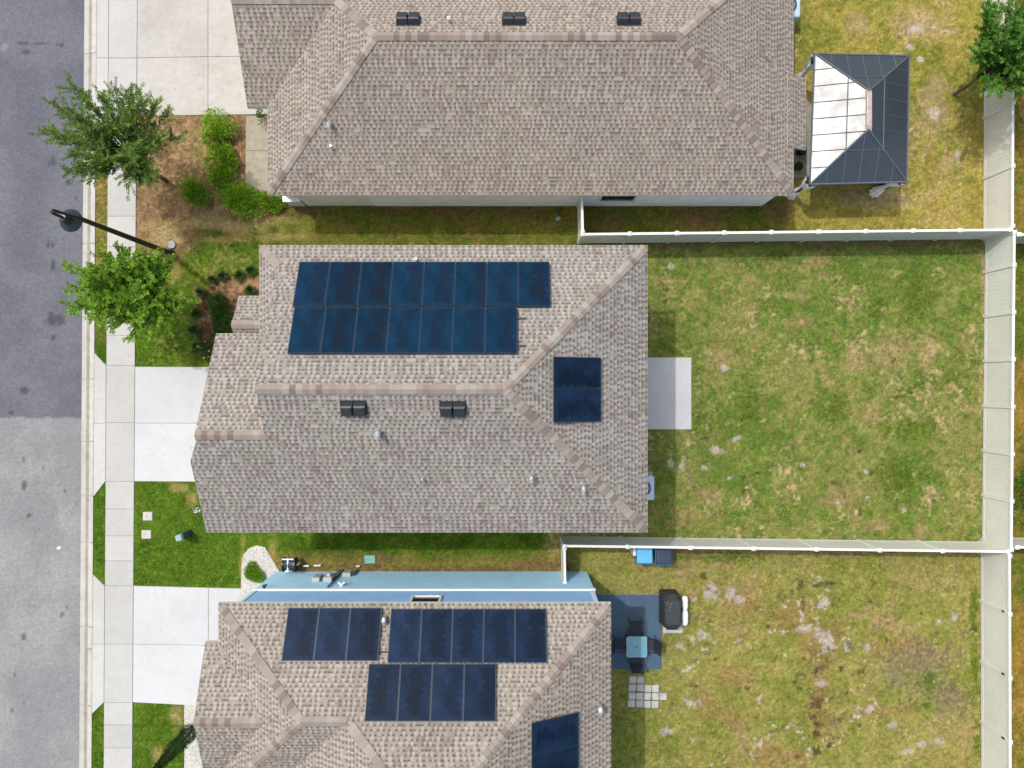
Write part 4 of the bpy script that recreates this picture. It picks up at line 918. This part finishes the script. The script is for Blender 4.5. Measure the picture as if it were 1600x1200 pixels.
# ------------------------------------------------------------ gazebo
def gazebo():
    zc, zr = 2.25, 2.93
    q = [P(1273, 84, zc), P(1421, 87, zc), P(1417, 284, zc), P(1265.5, 288, zc)]; rn, rs = P(1358, 142, zr), P(1357, 202, zr)
    c0 = (q[0] + q[2]) / 2; t = thing('gazebo', (c0.x, c0.y, 0), 'dark hip roofed gazebo, one slope glaring white, tied curtains at its posts', 'gazebo')
    faces = [[q[0], q[3], rs, rn], [q[1], q[0], rn], [q[2], q[1], rn, rs], [q[3], q[2], rs]]
    b = MB()
    for f in faces: b.poly(f)
    for f in faces: b.poly([p - V((0, 0, .02)) for p in f[::-1]])
    rf_ = b.build('roof', M['polycarb'], t)
    b = MB(); up = V((0, 0, .012))
    for p, r_ in ((q[0], rn), (q[1], rn), (q[2], rs), (q[3], rs)): b.tube([p + up, r_ + up], .035, 6)
    for p, r_ in zip(q, q[1:] + q[:1]): b.tube([p, r_], .04, 6)
    def ribs(e0, e1, h0, h1, n_):                # ribs run from the eave up the slope until they meet a hip or the ridge
        nrm = (e1 - e0).cross(h0 - e0).normalized(); ed = (e1 - e0).normalized(); L_ = (e1 - e0).length
        upd = nrm.cross(ed); upd = upd if upd.z > 0 else -upd
        a0, b0 = (h0 - e0).dot(ed), (h0 - e0).dot(upd); a1, b1 = (h1 - e0).dot(ed), (h1 - e0).dot(upd)
        for k in range(1, n_):
            s = L_ * k / n_
            if s < a0: h = b0 * s / a0
            elif s > a1: h = b1 * (L_ - s) / (L_ - a1)
            else: h = b0
            b.tube([e0 + ed * s + up * .6, e0 + ed * s + upd * h + up * .6], .016, 4)
        f = .62; b.tube([e0.lerp(h0, f) + up, e1.lerp(h1, f) + up], .022, 4)
    ribs(q[0], q[3], rn, rs, 8); ribs(q[0], q[1], rn, rn, 6); ribs(q[1], q[2], rn, rs, 8); ribs(q[3], q[2], rs, rs, 6)
    b.build('rib', M['rib_dark'], rf_)
    b = MB(); m_ = (rn + rs) / 2; b.box((m_.x, m_.y, zr - .02), (.24, 1.58, .09), top=.75); b.build('ridge_cap', M['rust_pink'], t, bevel=.015)
    ins = [V((.10, -.12, 0)), V((-.12, -.12, 0)), V((-.12, .12, 0)), V((.10, .12, 0))]
    tops = [p + i for p, i in zip(q, ins)]
    for p in tops:
        b = MB(); b.box((p.x, p.y, -.05), (.10, .10, zc + .02)); b.build('post', M['black_metal'], t)
    for k, (p, dx, dy) in enumerate(((tops[0], .0, -.05), (tops[1], -.1, -.1), (tops[2], -.04, .04), (tops[3], .02, .04))):
        b = MB(); n_ = 26; rings = []
        for zz, wd in ((2.15, .30), (1.7, .23), (1.25, .10), (1.05, .075), (.8, .12), (.3, .2), (.04, .24)):
            ring = []
            for a in range(n_):
                an = 2 * math.pi * a / n_; rr = wd * (1 + .22 * math.sin(an * 7 + k)); ring.append(V((p.x + dx + rr * math.cos(an) * .8, p.y + dy + rr * math.sin(an) * .8, zz)))
            rings.append(ring)
        for r0_, r1_ in zip(rings, rings[1:]):
            for a in range(n_): b.poly([r0_[a], r0_[(a + 1) % n_], r1_[(a + 1) % n_], r1_[a]])
        cu = b.build('curtain', M['curtain'], t, smooth=True)
        b = MB(); b.lathe((p.x + dx, p.y + dy, 1.1), [(.085, -.03), (.095, 0), (.085, .03)], 14); b.build('tie', M['white_cloth'], cu)
gazebo()
def pot(px, py, label, s=1.0):
    c = P(px, py, 0); t = thing('planter', c, label, 'planter', 'black planters by the gazebo'); b = MB()
    b.lathe(c, [(0, .02), (.13 * s, .02), (.19 * s, .36 * s), (.21 * s, .36 * s), (.21 * s, .40 * s), (.18 * s, .40 * s), (.17 * s, .32 * s), (0, .32 * s)], 20); b.build('pot', M['black_metal'], t, smooth=True)
    r = random.Random(px); pts = []; dirs = []
    for k in range(70): a = r.uniform(0, 6.28); pts.append((c.x + r.uniform(-.08, .08), c.y + r.uniform(-.08, .08), .33 * s)); dirs.append((math.cos(a), math.sin(a), r.uniform(.4, 1.4)))
    leaf_mesh('plant', np.array(pts), np.array(dirs), .16 * s, .04, M['leaf_dark'], t, int(px))
pot(1247, 239, 'small black planter on the slab between house and gazebo, upper one'); pot(1244, 263, 'small black planter on the slab between house and gazebo, lower one', .8)
def black_seat():
    c = P(1372, 292); t = thing('patio_chair', c, 'black folded chair beside the lower right gazebo curtain', 'chair'); b = MB()
    b.box((c.x, c.y, .40), (.42, .42, .06), .5); b.build('seat', M['cover_black'], t, bevel=.02)
    b = MB(); b.box((c.x - .16, c.y - .12, .42), (.06, .42, .45), .5); b.build('backrest', M['cover_black'], t, bevel=.02)
    for dx, dy in ((-.16, -.16), (.16, -.16), (.16, .16), (-.16, .16)): b = MB(); b.box((c.x + dx, c.y + dy, 0), (.04, .04, .40)); b.build('leg', M['black_metal'], t)
black_seat()

# ------------------------------------------------------------ patio furniture
def table():
    c = P(994.5, 1011, 0); z = .72; k = P(995, 1011, z); c = V((k.x, k.y, .05)); t = thing('patio_table', c, 'square blue-green glass patio table with umbrella hole, four chairs round it', 'table')
    b = MB(); h = .40; rr = .06; pts = []
    for cxx, cyy, a0 in ((h - rr, h - rr, 0), (-h + rr, h - rr, 90), (-h + rr, -h + rr, 180), (h - rr, -h + rr, 270)):
        for a in (0, 30, 60, 90): pts.append((c.x + cxx + rr * math.cos(R(a0 + a)), c.y + cyy + rr * math.sin(R(a0 + a))))
    b.prism(pts, z - .012, z); b.build('tabletop', M['table_glass'], t)
    b = MB(); b.tube([(p[0], p[1], z - .012) for p in pts] + [(pts[0][0], pts[0][1], z - .012)], .018, 6); b.build('rim', plain('rim_grey', (.20, .36, .42), .4), t, smooth=True)
    b = MB(); b.lathe((c.x, c.y, z), [(.03, .004), (.028, .008), (.0, .008)], 14); b.build('umbrella_hole', M['black_metal'], t)
    for sx in (-1, 1):
        for sy in (-1, 1): b = MB(); b.tube([(c.x + sx * .33, c.y + sy * .33, .05), (c.x + sx * .31, c.y + sy * .31, z - .02)], .02, 8); b.build('leg', M['black_metal'], t)
    return c
tc = table()
def chair():
    t = thing('patio_chair', (0, 0, 0), 'x', 'chair', 'chairs round the patio table')   # faces +Y, back at -Y
    b = MB(); b.box((0, 0, .40), (.46, .46, .02)); b.build('seat', M['sling'], t)
    b = MB(); q = [(-.22, -.23, .42), (.22, -.23, .42), (.22, -.42, .92), (-.22, -.42, .92)]
    b.poly(q); b.poly([(x, y - .015, z) for x, y, z in q[::-1]]); b.build('backrest', M['sling'], t)
    for s in (-1, 1):
        b = MB(); b.tube([(s * .25, .24, 0), (s * .25, .22, .40), (s * .25, .20, .62)], .014, 6); b.build('leg', M['black_metal'], t)
        b = MB(); b.tube([(s * .25, -.34, 0), (s * .25, -.22, .40), (s * .24, -.43, .94)], .014, 6); b.build('leg', M['black_metal'], t)
        b = MB(); b.tube([(s * .25, .22, .62), (s * .27, 0, .64), (s * .25, -.31, .63)], .018, 6); b.build('armrest', M['black_metal'], t)
    b = MB(); b.tube([(-.24, -.43, .94), (.24, -.43, .94)], .014, 6); b.tube([(-.25, .22, .41), (.25, .22, .41)], .012, 6); b.tube([(-.25, -.22, .41), (.25, -.22, .41)], .012, 6); b.build('frame', M['black_metal'], t)
    return t
ch = chair(); first = True
for dx, dy, a, lb in ((.0, .68, 180, 'black sling chair on the fence side of the patio table'), (-.60, .03, -90, 'black sling chair in the shade between the blue house and patio table'), (.50, .02, 84, 'black sling chair by the edge of the slab nearest the covered grill'), (.0, -.52, 0, 'black sling chair tucked under the table beside the pavers')):
    o = ch if first else copy_tree(ch); first = False
    o.location = (tc.x + dx, tc.y + dy, .05); o.rotation_euler = (0, 0, R(a)); o['label'] = lb
def grill():
    z = 1.12; k = P(1051, 957, .9); c = V((k.x - .02, k.y, 0)); t = thing('grill', c, 'barbecue grill under a black cover at the patio edge', 'grill')
    def ring(hx, hy, zz, ch_): return [V((c.x + x, c.y + y, zz)) for x, y in ((-hx, -hy + ch_), (-hx + ch_, -hy), (hx - ch_, -hy), (hx, -hy + ch_), (hx, hy - ch_), (hx - ch_, hy), (-hx + ch_, hy), (-hx, hy - ch_))]
    b = MB(); rs = [ring(.36, .70, .06, .05), ring(.37, .71, .5, .14), ring(.38, .72, .84, .2), ring(.33, .52, 1.06, .1), ring(.26, .42, 1.12, .06)]
    for a, d in zip(rs, rs[1:]):
        for i in range(8): b.poly([a[i], a[(i + 1) % 8], d[(i + 1) % 8], d[i]])
    b.poly(rs[-1]); b.build('cover', M['cover_black'], t, bevel=.02)
    b = MB()
    for dy in (-.12, .0, .12): b.box((c.x - .12 + dy * .3, c.y + .28 + dy * .0 + dy, 1.121), (.02, .03, .004))
    b.build('emblem', M['grey_box'], t)
    b = MB()
    for sx in (-.3, .3):
        for sy in (-.6, .6): b.box((c.x + sx, c.y + sy, 0), (.05, .05, .08))
    b.build('caster', M['black_metal'], t)
    s = MB(); q = [P(1036, 930), P(1068, 930), P(1066, 988.5), P(1036, 988.5)]; s.prism([(p.x, p.y) for p in q], -.05, .03); tag(s.build('grill_pad', M['paver']), 'pale paver pad underneath the covered grill', 'pad')
    b = MB(); k = P(1070, 953, .45); w_ = V((k.x, k.y, .45)); n_ = 12
    for (y0, y1, r_) in ((.02, .56, .13), (-.60, 0, .135)):
        pr = [w_ + V((0, y0 + (y1 - y0) * i / 6, 0)) for i in range(7)]; b.tube(pr, [r_ * f for f in (.7, .95, 1.02, .97, 1.04, .98, .72)], n_)
    o = thing('folded_cover', (w_.x, w_.y, 0), 'white rolled bundle lying along the far side of the covered grill', 'bundle'); b.build('bundle', M['white_cloth'], o, smooth=True)
    b = MB()
    for dy in (-.45, .4): b.box((w_.x, w_.y + dy, 0), (.2, .06, .34))
    b.box((w_.x, w_.y, .30), (.24, 1.1, .03)); b.build('stand', M['black_metal'], o)
grill()
# stepping pavers
pg_ = [(0, [0, 1]), (1, [0, 1, 2, 3]), (2, [0, 1, 2, 3, 4]), (3, [0, 1, 2, 3])]; names_r = ['top row', 'second row', 'third row', 'bottom row']; names_c = ['first', 'second', 'third', 'fourth', 'fifth']
proto = None
for r_, cols in pg_:
    for c_ in cols:
        if proto is None:
            b = MB(); b.box((0, 0, -.02), (.278, .278, .055)); proto = b.build('paver', M['paver'], bevel=.008); o = proto
        else: o = proto.copy(); C.objects.link(o)
        p = P([988.8, 1001.2, 1012.9, 1025, 1037.4][c_] + rnd.uniform(-.5, .5) - r_ * .7, [1062, 1074.5, 1087, 1099.3][r_] + (c_ > 1) * .9 + rnd.uniform(-.4, .4))
        o.location = (p.x, p.y, 0); o.rotation_euler = (0, 0, rnd.uniform(-.04, .04))
        tag(o, 'square pale paver on the grass, %s from the blue house in the %s' % (names_c[c_], names_r[r_]), 'paver', 'loose pavers laid on the grass')

# ------------------------------------------------------------ bins, air conditioners, boxes
def bin_(px, py, lid, label, s=1.0, name='wheelie_bin'):
    z = 1.05; k = P(px, py, z); c = V((k.x, k.y, 0)); t = thing(name, c, label, 'bin', 'blue wheeled bins by the fence')
    b = MB(); n0 = MB()
    def rr(hx, hy, zz): return [V((c.x + x, c.y + y, zz)) for x, y in ((-hx, -hy), (hx, -hy), (hx, hy), (-hx, hy))]
    rs = [rr(.24 * s, .26, .04), rr(.31 * s, .33, .92), rr(.34 * s, .36, .94), rr(.34 * s, .36, 1.0)]
    for a, d in zip(rs, rs[1:]):
        for i in range(4): b.poly([a[i], a[(i + 1) % 4], d[(i + 1) % 4], d[i]])
    b.poly(rs[0][::-1]); b.poly(rs[-1]); b.build('body', M['bin_blue'], t, bevel=.03)
    b = MB(); b.box((c.x, c.y + .01, 1.0), (.64 * s, .66, .07), top=.90); b.build('lid', lid, t, bevel=.03)
    b = MB(); b.tube([(c.x - .24, c.y + .40, .98), (c.x + .24, c.y + .40, .98)], .018, 8); b.build('handle', M['bin_blue'], t)
    for sx in (-1, 1): b = MB(); b.tube([(c.x + sx * .26, c.y + .3, .1), (c.x + sx * .31, c.y + .3, .1)], .1, 14); b.build('wheel', M['black_metal'], t)
bin_(1007.5, 868.5, M['bin_lid_light'], 'blue wheeled bin with light sky blue lid by the fence'); bin_(1037.5, 870, M['bin_lid_dark'], 'blue wheeled bin with dark charcoal lid by the fence')
b = MB(); p = P(989, 859, .5); b.box((p.x, p.y, 0), (.10, .30, .9)); tag(b.build('white_post', M['trim_white'], at=V((p.x, p.y, 0))), 'short white board leaning beside the light lidded bin', 'board')
def aircon(c, sx, sy, label):
    h = .86; c = V((c[0], c[1], 0)); t = thing('air_conditioner', c, label, 'air conditioner', 'air conditioners behind the houses')
    b = MB(); b.box((c.x, c.y, -.05), (sx + .15, sy + .15, .1)); b.build('base_pad', M['conc_path'], t)
    b = MB(); b.box((c.x, c.y, .05), (sx, sy, h - .05)); b.build('casing', M['ac_blue'], t, bevel=.08)
    b = MB(); b.lathe((c.x, c.y, h), [(0, .004), (sx * .36, .004), (sx * .36, -.02)], 32); g = b.build('fan_opening', M['fan_dark'], t)
    b = MB()
    for k in range(3): b.lathe((c.x, c.y, h + .012), [(sx * (.12 + .11 * k), 0), (sx * (.12 + .11 * k) + .012, .006), (sx * (.12 + .11 * k) + .02, 0)], 32)
    b.lathe((c.x, c.y, h + .012), [(0, .03), (.07, .02), (.09, 0)], 16)
    for k in range(6): a = k * math.pi / 3; b.tube([(c.x, c.y, h + .018), (c.x + sx * .36 * math.cos(a), c.y + sx * .36 * math.sin(a), h + .018)], .006, 4)
    b.build('fan_guard', M['ac_blue'], t)
aircon((5.22, -4.16), .96, .98, 'pale blue air conditioner peeking out beside the middle roof'); aircon((11.06, 15.15), .96, .98, 'pale blue air conditioner at the top edge beside the long roof')
def meter_box(px, py, label):
    p = P(px, py); b = MB(); b.box((p.x, p.y, -.04), (.40, .36, .075), rnd.uniform(-.03, .03)); o = b.build('water_meter_cover', M['conc_curb'], at=V((p.x, p.y, 0)), bevel=.03); tag(o, label, 'utility cover', 'square concrete meter covers in the front lawn')
    b = MB(); b.box((p.x - .03, p.y, .036), (.10, .03, .004)); b.build('lid_slot', M['joint'], o)
meter_box(231, 806.5, 'square concrete meter cover in the front lawn, nearer the driveway'); meter_box(229, 835, 'square concrete meter cover in the front lawn, beside the green pedestal')
def pedestal():
    c = P(294, 834); t = thing('utility_pedestal', c, 'dark green utility pedestal with pale cap in the front lawn', 'utility box'); b = MB()
    b.box((c.x, c.y, -.05), (.34, .30, .78), .3, top=.9); b.build('body', M['green_box'], t, bevel=.03)
    b = MB(); b.box((c.x, c.y, .73), (.32, .29, .16), .3, top=.78); b.build('cap', plain('cap_green', (.20, .30, .31), .5), t, bevel=.03)
pedestal()
p = P(269, 382.5); b = MB(); b.lathe((p.x, p.y, -.02), [(.17, 0), (.17, .06), (.15, .085), (0, .09)], 24); tag(b.build('utility_cover', M['cap_grey'], at=V((p.x, p.y, 0)), smooth=True), 'round grey utility cap in the grass by the lamp foot', 'utility cover')
p = P(578, 874); b = MB(); b.box((p.x, p.y, -.02), (.46, .34, .07), .05); tag(b.build('valve_box', M['teal_cover'], at=V((p.x, p.y, 0)), bevel=.06), 'teal valve box lid set in the strip by the blue wall', 'utility cover')
p = P(872, 341.5); b = MB(); b.box((p.x, p.y, -.02), (.2, .16, .06), .4); tag(b.build('valve_box', M['teal_cover'], at=V((p.x, p.y, 0)), bevel=.03), 'tiny teal irrigation lid in the strip beside the fence return', 'utility cover')
def hose_reel():
    c = P(458, 878); t = thing('hose_reel', c, 'black garden hose reel with white frame by the blue wall', 'hose reel')
    for x0, x1 in ((-.26, -.22), (.20, .26)): b = MB(); b.tube([(c.x + x0, c.y, .42), (c.x + x1, c.y, .42)], .30, 22); b.build('reel_flange', M['black_metal'], t, smooth=True)
    b = MB(); 
    for k in range(7): x = c.x - .19 + k * .06; b.tube([(x, c.y + .21 * math.cos(a * .4488), .42 + .21 * math.sin(a * .4488)) for a in range(15)], .03, 6)
    b.build('hose', M['fan_dark'], t, smooth=True)
    b = MB(); b.box((c.x - .03, c.y, .60), (.05, .5, .03)); b.box((c.x - .02, c.y + .26, .62), (.46, .05, .03)); b.box((c.x - .20, c.y - .32, .02), (.36, .14, .05)); b.box((c.x - .30, c.y, .05), (.04, .1, .4)); b.box((c.x + .30, c.y, .05), (.04, .1, .4)); b.build('stand', M['white_cloth'], t)
hose_reel()
for (x0, x1, y, lb) in ((474, 483, 884.5, 'short white pipe on the soil by the hose reel, left piece'), (491, 501, 884, 'short white pipe on the soil by the hose reel, right piece'), (557, 562, 885, 'little white pipe stub on the soil by the teal lid')):
    a, c = P(x0, y, .12), P(x1, y - .5, .12); b = MB(); b.tube([a, c], .035, 8); b.tube([(a.x, a.y, .12), (a.x, a.y, 0)], .03, 8); tag(b.build('pipe', M['trim_white'], at=V((a.x, a.y, 0)), smooth=True), lb, 'pipe', 'white pipes on the soil')
WY = -7.71
def wallbox(name, x0, x1, z0, z1, dep, mat, label, cat):
    at = V(((x0 + x1) / 2, WY, z0)); t = thing(name, at, label, cat); b = MB(); b.prism([(x0, WY + .002), (x1, WY + .002), (x1, WY + dep), (x0, WY + dep)], z0, z1); b.build('case', mat, t, bevel=.015)
    b = MB(); b.prism([(x0 + .03, WY + dep), (x1 - .03, WY + dep), (x1 - .03, WY + dep + .012), (x0 + .03, WY + dep + .012)], z0 + .05, z1 - .06); b.build('cover_plate', mat, t); return t
wallbox('breaker_box', -7.80, -7.50, .95, 1.6, .16, M['grey_box'], 'grey service box on the blue wall, left of the group', 'electric box')
mt = wallbox('electric_meter', -7.36, -7.02, .9, 1.62, .18, M['grey_box'], 'grey electric meter box on the blue wall, middle of the group', 'electric box')
b = MB(); b.tube([(-7.19, WY + .18, 1.35), (-7.19, WY + .31, 1.35)], .085, 16); b.build('meter_dial', M['galv'], mt, smooth=True)
wallbox('inverter_box', -6.80, -6.46, .35, .85, .15, M['grey_box'], 'grey inverter box on the blue wall, right of the group', 'electric box')
for x, z1, r_, lb in ((-6.95, 2.5, .03, 'tall dark conduit running up the blue wall'), (-7.1, .9, .025, 'short dark conduit below the wall meter'), (-6.36, .7, .03, 'short dark pipe beside the right wall box')):
    b = MB(); b.tube([(x, WY + .05, 0), (x, WY + .05, z1)], r_, 8); tag(b.build('conduit', M['dark_plastic'], at=V((x, WY, 0)), smooth=True), lb, 'conduit')
t = thing('flood_light', (-6.5, WY, 2.2), 'white twin flood light on the blue wall under the band', 'lamp'); b = MB(); b.lathe((-6.5, WY + .06, 2.16), [(0, 0), (.06, .0), (.06, .08), (0, .09)], 12); b.build('base', M['trim_white'], t)
for s in (-1, 1): b = MB(); b.tube([(-6.5 + s * .05, WY + .08, 2.2), (-6.5 + s * .10, WY + .14, 2.16)], [.03, .05], 12); b.build('lamp_head', M['trim_white'], t, smooth=True)
t = thing('security_camera', (-9.3, WY + .06, 2.6), 'small black security camera on the white band of the blue house', 'camera'); b = MB(); b.tube([(-9.3, WY + .04, 2.62), (-9.3, WY + .12, 2.62)], .05, 12); b.build('mount', M['black_metal'], t)
b = MB(); b.tube([(-9.36, WY + .13, 2.64), (-9.2, WY + .16, 2.60)], .045, 12); b.build('body', M['black_metal'], t)
